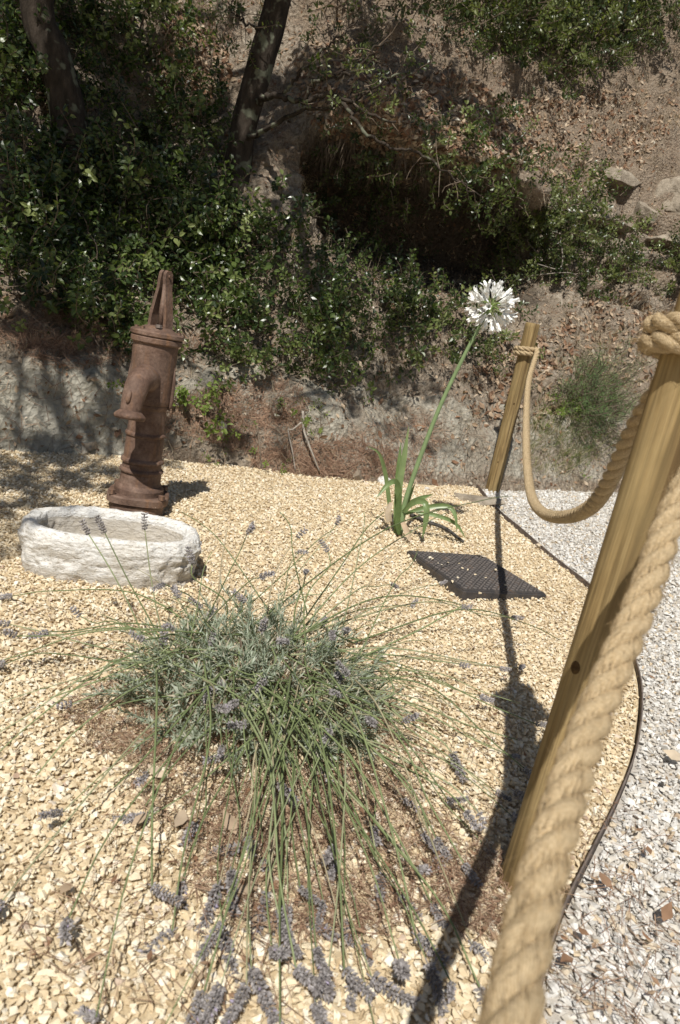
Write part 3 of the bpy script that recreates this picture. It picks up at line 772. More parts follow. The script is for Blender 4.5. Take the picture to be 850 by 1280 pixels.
# ------------------------------------------------------------------ drain cover
def drain_cover():
    c = COVER.mean(0); ex = COVER[1] - COVER[0]; a = math.atan2(ex[1], ex[0])
    t = thing('drain_cover', 'square black iron drain cover with raised tread, a few chippings lying on it', 'drain cover', (c[0], c[1], -.006), a)
    t.rotation_euler = (math.radians(-1.0), math.radians(1.0), a)
    ob('frame', mesh_np('frame', *bevel_box(0, 0, -.004, .40, .46, .05, .003), MAT_COVER), t)
    ob('lid', mesh_np('lid', *bevel_box(0, 0, .020, .39, .45, .012, .002), MAT_COVER), t)
    V = []; F = []; n = 0
    for i in range(17):
        for j in range(20):
            x, y = -.178 + i * .02225, -.207 + j * .0218
            v, f = bevel_box(x, y, .0275, .0155, .0075, .006, .0012, math.radians(45 if (i + j) % 2 else -45)); V.append(v); F.append(f + n); n += len(v)
    put(ob('tread', mesh_np('tread', np.concatenate(V), np.concatenate(F), MAT_WORN), t), kind='stuff')
drain_cover()
_r = np.random.default_rng(8)
_px = [(578, 710), (585, 712), (594, 718), (560, 703), (553, 706), (548, 704), (620, 712), (632, 731), (572, 722), (538, 697), (541, 699), (600, 741), (566, 727), (574, 704), (607, 722)]
_p = np.array([ground_at(*q, .029) for q in _px])
v, f, tt, _m = scatter(ST_NEAR, _p, frames(np.tile([[0, 0, 1.0]], (len(_p), 1)) + _r.normal(0, .2, (len(_p), 3)), _r.uniform(0, 6.28, len(_p))), _r.uniform(.006, .012, len(_p)), _r, _r.uniform(.3, .9, len(_p)))
put(ob('loose_chippings', mesh_np('loose_chippings', v, f, MAT_YELLOW, tt)), 'few cream chippings strewn over the black drain cover', 'gravel', kind='stuff')

# ------------------------------------------------------------------ agapanthus
def ribbon(P, w, nrm_hint, fold=.18, taper=(.55, 1, 1, .8, .05)):
    """a strap leaf: four strips wide enough for a keel, thin but two-sided"""
    n = 18; P = spline(P, n); T = np.gradient(P, axis=0); T /= np.linalg.norm(T, axis=1, keepdims=True)
    S = np.cross(T, np.asarray(nrm_hint, float)[None]); S /= np.linalg.norm(S, axis=1, keepdims=True) + 1e-9
    N = np.cross(S, T); ww = w * .5 * np.interp(np.linspace(0, 1, n), np.linspace(0, 1, len(taper)), taper)
    V = np.stack([P - S * ww[:, None] + N * ww[:, None] * fold * 2, P - S * ww[:, None] * .5 + N * ww[:, None] * fold * .6, P, P + S * ww[:, None] * .5 + N * ww[:, None] * fold * .6, P + S * ww[:, None] + N * ww[:, None] * fold * 2], 1).reshape(-1, 3)
    idx = np.arange(n * 5).reshape(n, 5); F = tri(np.stack([idx[:-1, :-1], idx[:-1, 1:], idx[1:, 1:], idx[1:, :-1]], -1).reshape(-1, 4))
    return V, F
def agapanthus():
    B = np.array([.29, 3.28, 0.0])
    t = thing('agapanthus', 'agapanthus with one tall leaning stalk carrying a round white flower head', 'flowering plant', tuple(B))
    rng = np.random.default_rng(17)
    C = at_y(613, 384, 3.24)
    st = spline([at_y(500, 668, 3.28), at_y(508, 622, 3.275), at_y(545, 520, 3.265), at_y(580, 445, 3.25), at_y(603, 402, 3.24), C], 40)
    V, F = tube(st - B, np.linspace(.0125, .0072, 40), 14)
    ob('flower_stalk', mesh_np('flower_stalk', V, F, MAT_STALK, np.full(len(F), .4), smooth=True), t)
    leaves = [([(494, 668, 0), (497, 620, 0), (505, 570, 0), (511, 533, .0)], .040), ([(498, 668, .02), (497, 620, .03), (499, 580, .04), (501, 553, .06)], .038),
              ([(488, 652, .02), (486, 625, .03), (481, 590, .02), (473, 566, -.02), (459, 558, -.06)], .026), ([(500, 640, -.03), (497, 606, -.05), (487, 604, -.09), (470, 623, -.14)], .034),
              ([(504, 645, .03), (512, 630, .05), (525, 623, .08), (541, 618, .12)], .030), ([(504, 640, -.02), (517, 628, -.05), (531, 628, -.08), (533, 645, -.1), (528, 673, -.1)], .036),
              ([(506, 642, .0), (535, 634, 0), (560, 633, .0), (569, 645, -.02), (571, 665, -.03)], .03), ([(520, 640, .0), (548, 645, .0), (570, 655, .02), (582, 673, .02)], .024),
              ([(504, 650, .02), (510, 625, .05), (519, 604, .08)], .024), ([(499, 668, -.03), (497, 648, -.05), (499, 625, -.06), (503, 610, -.07)], .034)]
    for k, (pts, w) in enumerate(leaves):
        P = np.array([at_y(a, b, 3.28 + d) for a, b, d in pts]) - B; P[0, 2] = max(P[0, 2], -.01)
        V, F = ribbon(P, w * .8, (0.15 * (-1) ** k, -1, .25)); ob('leaf', mesh_np('leaf', V, F, MAT_STRAP, np.full(len(F), rng.uniform(.1, .95)), smooth=True), t)
    for pts, w, tn in (([(487, 652, -.02), (485, 640, -.03), (489, 628, -.03)], .03, .95), ([(503, 652, -.05), (508, 664, -.09), (513, 676, -.12)], .026, .75)):
        P = np.array([at_y(a, b, 3.28 + d) for a, b, d in pts]) - B; P[:, 2] = np.maximum(P[:, 2], .012)
        V, F = ribbon(P, w, (0, -1, .3), taper=(.8, 1, .9, .6)); o = ob('dead_leaf', mesh_np('dead_leaf', V, F, MAT_DEADLEAF, np.full(len(F), tn), smooth=True), t)
        o['label'] = 'withered pale leaf at the foot' if tn > .9 else 'withered orange leaf at the foot'
    # flower head
    V, F = [], []; n = 0; N = 60
    i = np.arange(N); z = 1 - 2 * (i + .5) / N; ph = i * 2.39996; D = np.stack([np.sqrt(1 - z * z) * np.cos(ph), np.sqrt(1 - z * z) * np.sin(ph), z], 1)
    D = D + rng.normal(0, .16, D.shape); D /= np.linalg.norm(D, axis=1, keepdims=True)
    Ln = rng.uniform(.05, .092, N) * (1 - .34 * np.abs(D[:, 2]))
    for d, L in zip(D, Ln):
        q = spline([(0, 0, 0), d * L * .5 + np.array([0, 0, .006]), d * L], 5); v, f = tube(q, .0016, 4, caps=False); V.append(v); F.append(f + n); n += len(v)
    hv, hf = lathe([(0, -.018), (.009, -.012), (.013, 0), (.009, .01), (0, .013)], 10); V.append(hv); F.append(hf + n)
    F = np.concatenate(F)
    um = ob('flower_head', mesh_np('flower_head', np.concatenate(V), F, MAT_PEDICEL, rng.random(len(F)), smooth=True), t, tuple(C - B))
    def floret(open_):
        V = []; F = []
        for r, zz in ((.0024, 0), (.0045, .008), (.0062, .018), (.0075, .024)):
            V += [(r * math.cos(k * math.pi / 3), r * math.sin(k * math.pi / 3), zz) for k in range(6)]
        for j in range(3):
            for k in range(6):
                a, b = j * 6 + k, j * 6 + (k + 1) % 6; F += [(a, b, b + 6), (a, b + 6, a + 6)]
        for k in range(6):
            a = k * math.pi / 3; dr, du = (math.cos(a), math.sin(a)), (-math.sin(a), math.cos(a)); n0 = len(V)
            for r, w, zz in ((.0070, .0036, .022), (.0115 * open_ + .003, .0052, .034), (.0200 * open_ + .004, .0030, .047 - .006 * open_), (.0230 * open_ + .004, 0, .052 - .012 * open_)):
                V += [(dr[0] * r - du[0] * w, dr[1] * r - du[1] * w, zz), (dr[0] * r + du[0] * w, dr[1] * r + du[1] * w, zz)]
            for j in range(3): c = n0 + 2 * j; F += [(c, c + 1, c + 3), (c, c + 3, c + 2)]
        F = np.array(F); return mesh_np('floret', np.array(V), F, MAT_PETAL, rng.random(len(F)))
    fl = [floret(o) for o in (.2, .5, .85)]
    Rm = frames(D, rng.uniform(0, 6.28, N))
    for k in range(N):
        o = ob('floret', fl[int(rng.choice(3, p=[.3, .4, .3]))], um); m = Matrix(Rm[k].tolist()).to_4x4(); m.translation = Vector(D[k] * Ln[k] * .98)
        o.matrix_local = m @ Matrix.Scale(float(rng.uniform(1.0, 1.3)), 4)
agapanthus()
# ------------------------------------------------------------------ lavender
def leaf3(l, w, fold=.25, droop=.15):
    V = np.array([(0, 0, 0), (-w / 2, l * .35, w * fold), (-w * .42, l * .7, w * fold - l * droop * .4), (0, l, -l * droop), (w * .42, l * .7, w * fold - l * droop * .4), (w / 2, l * .35, w * fold), (0, l * .5, -l * droop * .15)])
    F = np.array([(0, 6, 1), (1, 6, 2), (2, 6, 3), (0, 5, 6), (5, 4, 6), (4, 3, 6)]); return V, F
def leaf_narrow(l, w, droop=.1):
    V = np.array([(0, 0, 0), (-w / 2, l * .45, 0), (0, l, -l * droop), (w / 2, l * .45, 0)]); return V, np.array([(0, 3, 1), (1, 3, 2)])
def place(V, M3, p): return V @ M3.T + p
def leaf_frame(out, up):
    y = out / np.linalg.norm(out); x = np.cross(y, up); x /= np.linalg.norm(x) + 1e-9; z = np.cross(x, y); return np.stack([x, y, z], 1)

CAMV = np.array([0, 0, CAM_H])
def lavender():
    rng = np.random.default_rng(31)
    C = np.array([-.115, 1.57, 0.0]); RX, RY, HH = .27, .27, .20
    t = thing('lavender_bush', 'sprawling lavender bush with grey green leaves and long stems of faded purple spikes', 'lavender', tuple(C))
    # woody stems in the middle
    for k in range(12):
        a = rng.uniform(0, 6.28); d = np.array([math.cos(a), math.sin(a), 0]); r = rng.uniform(.06, .2)
        P = spline([d * .02, d * r * .6 + np.array([0, 0, .06]), d * r + np.array([0, 0, .13])], 8); V, F = tube(P, np.linspace(.005, .0025, 8), 5)
        ob('woody_stem', mesh_np('woody_stem', V, F, MAT_TWIG), t)
    # leafy shoots
    def shoot(seed, L):
        r = np.random.default_rng(seed); V, F, n, T = [], [], 0, []
        P = spline([(0, 0, 0), (r.normal(0, .008), r.normal(0, .008), L * .5), (r.normal(0, .02), r.normal(0, .02), L)], 8)
        v, f = tube(P, np.linspace(.0017, .001, 8), 4, caps=False); V.append(v); F.append(f); n = len(v); T += [.35] * len(f)
        m = int(20 + L * 150)
        for i in range(m):
            u = (i + .5) / m; p = np.array([np.interp(u, np.linspace(0, 1, 8), P[:, c]) for c in range(3)]); a = i * 2.4 + r.normal(0, .3)
            el = math.radians(r.uniform(15, 55) + 25 * u); out = np.array([math.cos(a) * math.cos(el), math.sin(a) * math.cos(el), math.sin(el)])
            v, f = leaf_narrow(r.uniform(.022, .040) * (1 - .35 * u), r.uniform(.0032, .0046), r.uniform(-.05, .25)); v = place(v, leaf_frame(out, np.array([0, 0, 1.0])), p)
            V.append(v); F.append(f + n); n += len(v); T += [r.random() ** .8 if u > .15 else 1.0] * len(f)
        return mesh_np('leafy_shoot', np.concatenate(V), np.concatenate(F), MAT_LAVLEAF, T)
    shoots = [shoot(s, L) for s, L in ((1, .08), (2, .10), (3, .12), (4, .09), (5, .14), (6, .11), (7, .07), (8, .13))]
    for k in range(330):
        a = rng.uniform(0, 6.28); q = rng.random() ** .55
        x, y = RX * q * math.cos(a), RY * q * math.sin(a); h = HH * math.sqrt(max(0, 1 - .9 * q * q)) * rng.uniform(.35, .95)
        d = np.array([x / RX * .9, y / RY * .9, 1.0 - .35 * q]) + rng.normal(0, .28, 3)
        Rm = frames(d[None], rng.uniform(0, 6.28, 1))[0]; m = Matrix(Rm.tolist()).to_4x4(); m.translation = Vector((x, y, max(h - .06, .004)))
        o = ob('leafy_shoot', shoots[k % 8], t); o.matrix_local = m @ Matrix.Scale(float(rng.uniform(.7, 1.15)), 4)
    # flower spikes
    def spike(seed, L):
        r = np.random.default_rng(seed); V, F, n, T = [], [], 0, []
        m = int(L / .0062); bend = r.normal(0, .006)
        for i in range(m):
            u = i / (m - 1); z = L * u; ring = int(15 - 5 * u); rad = .0085 * (1 - .45 * u ** 2) * (1 if i else .7)
            for j in range(ring):
                if r.random() < .07: continue
                a = j * 6.283 / ring + i * .55 + r.normal(0, .15); el = r.uniform(.3, .9)
                d = np.array([math.cos(a) * math.cos(el), math.sin(a) * math.cos(el), math.sin(el)]); l = r.uniform(.007, .0125); w = l * .23
                Mx = leaf_frame(d, np.array([0, 0, 1.0])); p = np.array([math.cos(a) * rad * .35 + bend * u * u, math.sin(a) * rad * .35, z])
                o = np.array([(0, 0, 0), (w, l * .55, 0), (0, l * .55, w), (-w, l * .55, 0), (0, l * .55, -w), (0, l, 0)])
                V.append(place(o, Mx, p)); F.append(np.array([(0, 1, 2), (0, 2, 3), (0, 3, 4), (0, 4, 1), (5, 2, 1), (5, 3, 2), (5, 4, 3), (5, 1, 4)]) + n); n += 6
                T += [r.random() ** 1.0 * .93] * 8 if r.random() > .012 else [1.0] * 8
        v, f = tube(np.array([(0, 0, -.01), (0, 0, L * .5), (bend, 0, L)]), .0013, 4); V.append(v); F.append(f + n); T += [.3] * len(f)
        return mesh_np('flower_spike', np.concatenate(V), np.concatenate(F), MAT_LAVFLOWER, T)
    spikes = [spike(40 + k, L) for k, L in enumerate((.03, .042, .05, .058, .064, .036, .07, .047))]
    big = [3, 4, 6, 2]
    def stem(tip, el, az=None, kink=.0, sp=None, r0=None, sc=1.0):
        tip = np.array(tip, float) - C; base_a = math.atan2(tip[1], tip[0]) + rng.normal(0, .5); br = rng.uniform(.05, .25)
        b = np.array([math.cos(base_a) * br * 1.2, math.sin(base_a) * br, rng.uniform(.05, .15)])
        L = np.linalg.norm(tip - b); d = tip - b
        mid = b + d * rng.uniform(.38, .55) + np.array([rng.normal(0, .018), rng.normal(0, .018), L * el]); m2 = b + d * .8 + np.array([0, 0, L * el * .55]) + rng.normal(0, .008, 3)
        P = spline([b, mid, m2, tip], 22); P[:, 2] = np.maximum(P[:, 2], .012)
        r = r0 or rng.uniform(.0011, .0022); V, F = tube(P, np.linspace(r * 1.25, r * .75, 22), 5)
        o = ob('stem', mesh_np('stem', V, F, MAT_LAVSTEM, np.full(len(F), rng.random()), smooth=True), t)
        if sp is not None:
            tg = P[-1] - P[-3]; tg = tg / np.linalg.norm(tg) + rng.normal(0, .38, 3); tg[2] = max(tg[2], -.25) if P[-1][2] < .06 else tg[2]
            Rm = frames(tg[None], rng.uniform(0, 6.28, 1))[0]; m = Matrix(Rm.tolist()).to_4x4(); m.translation = Vector(P[-1])
            s = ob('flower_spike', spikes[sp], o); s.matrix_local = m @ Matrix.Scale(sc * float(rng.uniform(.9, 1.15)), 4)
    # the ones that can be followed in the photograph: pixel of the tip, height of the tip above the gravel, spike size
    low = [(78, 1015, 3), (185, 1022, 4), (85, 1150, 1), (190, 1108, 4), (215, 1165, 1), (280, 1168, 6), (255, 1240, 3), (308, 1232, 6), (120, 1272, 1), (375, 1110, 4), (395, 1185, 6), (352, 1160, 4), (418, 1075, 3),
           (410, 1215, 6), (465, 1222, 4), (455, 1180, 1), (565, 942, 3), (560, 1000, 4), (528, 1042, 3), (490, 1058, 3), (545, 1070, 1), (500, 1120, 4), (540, 1130, 2), (475, 1095, 4), (520, 1170, 3), (535, 1205, 4), (440, 1230, 2),
           (5, 830, 2), (15, 745, 1), (300, 1060, 2), (330, 1075, 1), (245, 1030, 1), (360, 1135, 6), (340, 1190, 3), (385, 1150, 3), (620, 990, 2), (640, 945, 1), (580, 1080, 2), (610, 1060, 1), (505, 1000, 1), (590, 1180, 2), (600, 1235, 2), (565, 1230, 1),
           (0, 1130, 1), (90, 880, 0), (395, 1255, 2), (350, 1285, 3), (200, 1295, 2), (470, 1290, 1), (640, 1020, 1), (655, 960, 2), (430, 1150, 3), (405, 1130, 4), (320, 1145, 3), (370, 1210, 4), (500, 1205, 2)]
    for x, y, sp in low: stem(ground_at(x, y, rng.uniform(.015, .05)), rng.uniform(.02, .15), sp=sp, sc=float(rng.uniform(.6, .95)))
    high = [(325, 722, .30, 1), (382, 715, .30, 1), (420, 656, .36, 0), (310, 665, .40, 0), (372, 690, .34, 0), (490, 730, .12, 2), (515, 758, .1, 1), (640, 772, .05, 1), (650, 835, .03, 2), (455, 640, .45, None), (520, 655, .40, None),
            (600, 770, .06, None), (700, 800, .03, None), (410, 690, .32, 1), (550, 730, .08, 1), (240, 705, .28, 1), (205, 730, .22, 1), (265, 690, .33, None), (180, 800, .2, 1), (20, 795, .1, 0), (480, 640, .4, None), (560, 640, .3, None), (640, 620, .32, None), (350, 640, .4, None),
            (60, 790, .1, 1), (100, 770, .12, 0), (625, 835, .05, 1), (600, 870, .05, 1), (670, 905, .03, 2), (575, 830, .08, 0)]
    for x, y, z, sp in high: stem(ground_at(x, y, z), rng.uniform(.03, .12), sp=sp, sc=.78)
    for pts, sp in (([(205, 860), (168, 770), (140, 715), (111, 668)], 1), ([(225, 850), (190, 780), (160, 725), (131, 666)], 2), ([(230, 850), (203, 790), (190, 730), (181, 662)], 1), ([(290, 860), (272, 790), (275, 720), (284, 660)], None), ([(330, 800), (340, 730), (352, 700), (372, 672)], 0)):
        P = spline(np.array([at_y(x, y, 1.66 + .02 * k) for k, (x, y) in enumerate(pts)]) - C, 22); V, F = tube(P, np.linspace(.0022, .0014, 22), 5)
        o = ob('stem', mesh_np('stem', V, F, MAT_LAVSTEM, np.full(len(F), rng.random()), smooth=True), t)
        if sp is not None:
            m = Matrix(frames((P[-1] - P[-2])[None], np.zeros(1))[0].tolist()).to_4x4(); m.translation = Vector(P[-1]); ob('flower_spike', spikes[sp], o).matrix_local = m @ Matrix.Scale(.85, 4)
    for k in range(18):                              # short ones standing up through the leaves
        a = rng.uniform(0, 6.28); q = math.sqrt(rng.random()); p = C + np.array([RX * q * math.cos(a), RY * q * math.sin(a), rng.uniform(.17, .29) - .08 * q]); stem(p, .02, sp=int(rng.choice([0, 1, 2, 5])), sc=.8)
    for k in range(9):
        stem(ground_at(rng.uniform(265, 440), rng.uniform(1070, 1245), rng.uniform(.015, .05)), rng.uniform(.02, .14), sp=int(rng.choice([2, 3, 4, 1, 6])), sc=.85)
    for k in range(70):                              # thin tangled stems without heads
        a = rng.uniform(0, 6.28); R = rng.uniform(.2, .5); p = C + np.array([math.cos(a) * R, math.sin(a) * R * .9, rng.uniform(.03, .24) * (1.2 - R)]); stem(p, rng.uniform(.0, .2), r0=rng.uniform(.0007, .0012))
    # and the crowd between them
    for k in range(52):
        a = rng.normal(-1.15, .75) if k < 32 else rng.uniform(0, 6.28); R = rng.uniform(.3, .68)
        p = C + np.array([math.cos(a) * R * 1.02, math.sin(a) * R * .95, 0]); p[2] = rng.uniform(.015, .07) if R > .42 else rng.uniform(.06, .2)
        if math.sin(a) > .3: p[2] += rng.uniform(.05, .25)
        stem(p, rng.uniform(.0, .14), sp=int(rng.choice([0, 1, 2, 5, 3])) if rng.random() < (.7 if k < 32 else .18) else None, sc=.8)
lavender()

# ------------------------------------------------------------------ leafy twigs for shrubs, ground cover and crowns
def sprig(seed, nl, ll, lw, L, narrow=False):
    """one leafy twig along +z: V, F, material per face, tint shift per face"""
    r = np.random.default_rng(seed); V, F, Mt, Tt, n = [], [], [], [], 0
    P = spline([(0, 0, 0), (r.normal(0, .05) * L, r.normal(0, .05) * L, L * .5), (r.normal(0, .13) * L, r.normal(0, .13) * L, L)], 5)
    v, f = tube(P, np.linspace(.0035, .0015, 5), 3, caps=False); V.append(v); F.append(f); n = len(v); Mt += [1] * len(f); Tt += [0] * len(f)
    for i in range(nl):
        u = .25 + .75 * (i + .5) / nl; p = np.array([np.interp(u, np.linspace(0, 1, 5), P[:, c]) for c in range(3)]); a = i * 2.4 + r.normal(0, .4)
        el = r.uniform(-.1, .5) + .5 * u ** 3; out = np.array([math.cos(a) * math.cos(el), math.sin(a) * math.cos(el), math.sin(el)])
        v, f = (leaf_narrow if narrow else leaf3)(ll * r.uniform(.65, 1.15), lw * r.uniform(.75, 1.15)); v = place(v, leaf_frame(out + r.normal(0, .15, 3), np.array([0, 0, 1.0]) + r.normal(0, .35, 3)), p + out * .008)
        V.append(v); F.append(f + n); n += len(v); Mt += [0] * len(f); Tt += [r.uniform(-.18, .18)] * len(f)
    return np.concatenate(V), np.concatenate(F), np.array(Mt), np.array(Tt)
SP_BROAD = [sprig(100 + k, 7 + k % 5, .045, .025, .15) for k in range(8)]
SP_SMALL = [sprig(120 + k, 12 + k % 4, .036, .019, .15) for k in range(8)]
SP_OLIVE = [sprig(140 + k, 13 + k % 4, .045, .013, .17) for k in range(6)]
SP_FINE = [sprig(160 + k, 26, .028, .003, .15, True) for k in range(5)]
SP_CROWN = [sprig(180 + k, 12, .085, .042, .24) for k in range(6)]

def patch_points(px, py, rx, ry, n, rng):
    P, Nn = [], []
    while len(P) < n:
        a = rng.uniform(0, 6.28); q = math.sqrt(rng.random()) * (1 + .18 * math.sin(3 * a + px))
        l, m = bank_at(px + rx * q * math.cos(a), py + ry * q * math.sin(a))
        if l is None: l, m = bank_at(px, py)
        P.append(l); Nn.append(m)
    return np.array(P), np.array(Nn)

def shrub(px, py, rx, ry, n, kind, label, thick=.35, group=None, cat='shrub', name='shrub', seed=0, tone=0.0, size=1.0):
    rng = np.random.default_rng(1000 + seed)
    var, mat = {'broad': (SP_BROAD, MAT_LEAF), 'small': (SP_SMALL, MAT_LEAF2), 'olive': (SP_OLIVE, MAT_OLIVE), 'fine': (SP_FINE, MAT_FINE), 'seed': (SP_BROAD, MAT_SEED)}[kind]
    # clumps first, twigs round each
    n = int(n * (.62 if kind == 'olive' else 1.0 if kind == 'broad' else .75)); nc = max(4, n // 18); cp, cn = patch_points(px, py, rx, ry, nc, rng); org = cp.mean(0)
    hc = thick * rng.uniform(.1, .75, nc)
    i = rng.integers(0, nc, n); loc = rng.normal(0, .10 * size, (n, 3))
    up = np.array([0, 0, 1.0]); outv = cn[i] * .65 + up * .5; outv /= np.linalg.norm(outv, axis=1, keepdims=True)
    pos = cp[i] + outv * hc[i][:, None] + loc
    dirs = outv * .7 + loc * 5 + rand_dirs(n, rng) * .55
    tint = np.clip(rng.beta(2, 2.2, n) + tone, 0, 1)
    V, F, T, Mt = scatter(var, pos, frames(dirs, rng.uniform(0, 6.28, n)), size * rng.uniform(.75, 1.25, n), rng, tint)
    t = thing(name, label, cat, tuple(org), 0, group)
    ob('foliage', mesh_np('foliage', V - org, F, [mat, MAT_TWIG], T, Mt), t)
    for k in range(min(nc, 7)):
        b = cp[k] - cn[k] * .05; e = cp[k] + outv[np.argmax(i == k)] * hc[k]; mid = (b + e) / 2 + rng.normal(0, .03, 3)
        o2 = org + (b - org) * .6; l, m = bank_drop(o2[0], o2[1]); b = (l if l is not None and np.linalg.norm(l - b) < .5 else b) - org
        v, f = tube(spline([b, mid - org, e - org], 9), np.linspace(.007, .003, 9) * min(size, 1.3), 5); ob('stem', mesh_np('stem', v, f, MAT_TWIG), t)
    return t

SHRUBS = [
    # px, py, rx, ry, twigs, kind, thickness, tone, size, label
    (290, 330, 52, 62, 150, 'broad', .26, .12, 1.0, 'glossy dark green shrub on the slope just right of the pump top'),
    (255, 285, 45, 40, 120, 'broad', .25, .0, 1.0, 'dark shrub under the lichen spotted trunk, left of the big glossy shrub'),
    (405, 435, 45, 45, 90, 'broad', .2, .1, .9, 'loose broad leaved shrub low on the slope, halfway between pump and white flower'),
    (365, 300, 35, 35, 50, 'broad', .2, -.1, .9, 'thin shaded shrub left of the dark hollow'),
    (235, 510, 26, 18, 46, 'seed', .12, .2, .75, 'bright green low plant at the right side of the pump body'),
    (140, 410, 36, 34, 70, 'broad', .2, .12, .95, 'half lit leafy shrub at the left side of the pump cap'),
    (30, 70, 50, 60, 110, 'broad', .3, .0, 1.0, 'shaded leafy shrub at the top left corner beside the dark trunk'),
    (165, 70, 50, 70, 190, 'broad', .4, .15, 1.0, 'bright tipped leafy shrub high up between the two tree trunks'),
    (35, 260, 50, 55, 110, 'broad', .3, .02, 1.0, 'dark shrub at the left edge below the leaning dark trunk'),
    (120, 260, 48, 45, 120, 'broad', .3, .1, 1.0, 'leafy shrub at the foot of the dark left trunk'),
    (205, 230, 40, 60, 90, 'broad', .3, .0, 1.0, 'dark leafy shrub midway between the feet of the two trunks'),
    (60, 355, 60, 38, 70, 'broad', .22, -.05, .95, 'dark low shrub at the left edge above the pale earth cut'),
    (200, 330, 30, 40, 80, 'broad', .25, .0, .95, 'shaded shrub right behind the top of the pump'),
    (505, 405, 38, 32, 90, 'broad', .2, .0, .8, 'small dark shrub under the hollow, left of the white flower'),
    (545, 440, 34, 24, 60, 'small', .18, .15, 1.1, 'sparse shrub behind the leaning flower stalk'),
    (690, 300, 62, 46, 330, 'small', .3, .15, 1.2, 'wide green shrub above the far post, tangled with bare grey roots'),
    (770, 330, 48, 24, 120, 'small', .22, .12, 1.15, 'green shrub below the stone hole on the right'),
    (835, 350, 30, 38, 110, 'small', .25, .05, 1.15, 'green shrub at the right edge beside the top of the near post'),
    (650, 370, 34, 22, 70, 'small', .16, .1, 1.1, 'low leafy shrub right of the white flower head'),
    (625, 35, 46, 40, 520, 'small', .6, .08, 1.45, 'leafy bush at the top edge, left one of the three on the upper slope'),
    (705, 45, 50, 50, 680, 'small', .6, .12, 1.45, 'leafy bush at the top edge, middle one of the three on the upper slope'),
    (785, 25, 44, 34, 400, 'small', .6, .05, 1.45, 'leafy bush at the top edge, right one of the three on the upper slope'),
    (835, 55, 34, 40, 120, 'olive', .35, .1, 1.4, 'greyish straggly bush in the top right corner'),
    (535, 25, 40, 30, 90, 'small', .45, -.1, 1.3, 'dark greyish bush at the top edge above the bare brown slope'),
    (425, 10, 34, 20, 60, 'olive', .4, .0, 1.2, 'greyish bush at the top edge right of the lichen spotted trunk'),
    (585, 200, 36, 48, 110, 'broad', .4, .1, .8, 'loose shrub hanging over the right end of the dark hollow'),
    (732, 508, 34, 38, 760, 'fine', .24, .25, 1.0, 'fine feathery green plant behind the rope on the right'),
    (700, 518, 22, 16, 70, 'seed', .08, .1, .5, 'small bright green plant left of the feathery one'),
    (290, 470, 30, 26, 46, 'broad', .12, .1, .75, 'small leafy shrub on the pine needles between the pump and the dead twigs'),
    (470, 450, 30, 24, 40, 'broad', .12, .0, .75, 'small dark leafy shrub left of the agapanthus stalk'),
    (262, 405, 34, 30, 60, 'broad', .16, .0, .85, 'ivy like shrub low on the slope just right of the pump body'),
    (335, 445, 40, 30, 60, 'broad', .14, .05, .8, 'thin leafy shrub trailing down to the pine needles right of the pump'),
    (385, 395, 30, 34, 60, 'broad', .16, .05, .85, 'leafy shrub on the middle of the slope below the left end of the hollow'),
    (450, 360, 34, 34, 70, 'broad', .18, -.05, .85, 'dark leafy shrub below the middle of the hollow'),
    (400, 485, 24, 22, 26, 'broad', .1, .1, .7, 'sparse leafy shrub above the grey dead twigs'),
    (600, 450, 30, 26, 50, 'small', .14, .05, 1.0, 'small leafy shrub left of the top of the far post'),
    (435, 185, 34, 20, 70, 'small', .16, -.15, 1.0, 'dark twiggy shrub on the left part of the hollow roof'),
    (520, 205, 40, 18, 90, 'small', .16, -.05, 1.0, 'twiggy shrub along the middle of the hollow roof'),
    (640, 240, 26, 34, 110, 'small', .2, .0, 1.1, 'leafy shrub hanging down the right end of the hollow'),
    (475, 275, 75, 40, 110, 'broad', .2, -.05, .8, 'few dark leaves growing inside the hollow'),
    (290, 30, 26, 26, 30, 'olive', .2, .0, .9, 'wispy dry bush by the upper part of the lichen spotted trunk'),
]
for k, (px, py, rx, ry, n, kind, th, tone, size, label) in enumerate(SHRUBS):
    shrub(px, py, rx, ry, n, kind, label, th, 'shrubs on the slope', 'shrub', 'shrub', k, tone, size)
SEEDLINGS = [(310, 553, 'yellow green seedling on the earth cut right of the pump'), (346, 588, 'small seedling at the very edge of the gravel'), (266, 566, 'tiny seedling nearest the foot of the pump'), (360, 512, 'left one of two seedlings high on the earth cut'), (374, 520, 'right one of two seedlings high on the earth cut'), (396, 540, 'yellowish seedling beside the dead twigs'), (716, 590, 'small grass green seedling behind the hanging rope')]
for k, (px, py, label) in enumerate(SEEDLINGS):
    shrub(px, py, 7, 7, 8 if k else 14, 'seed', label, .06, 'seedlings at the foot of the slope', 'seedling', 'seedling', 200 + k, .25, .42)

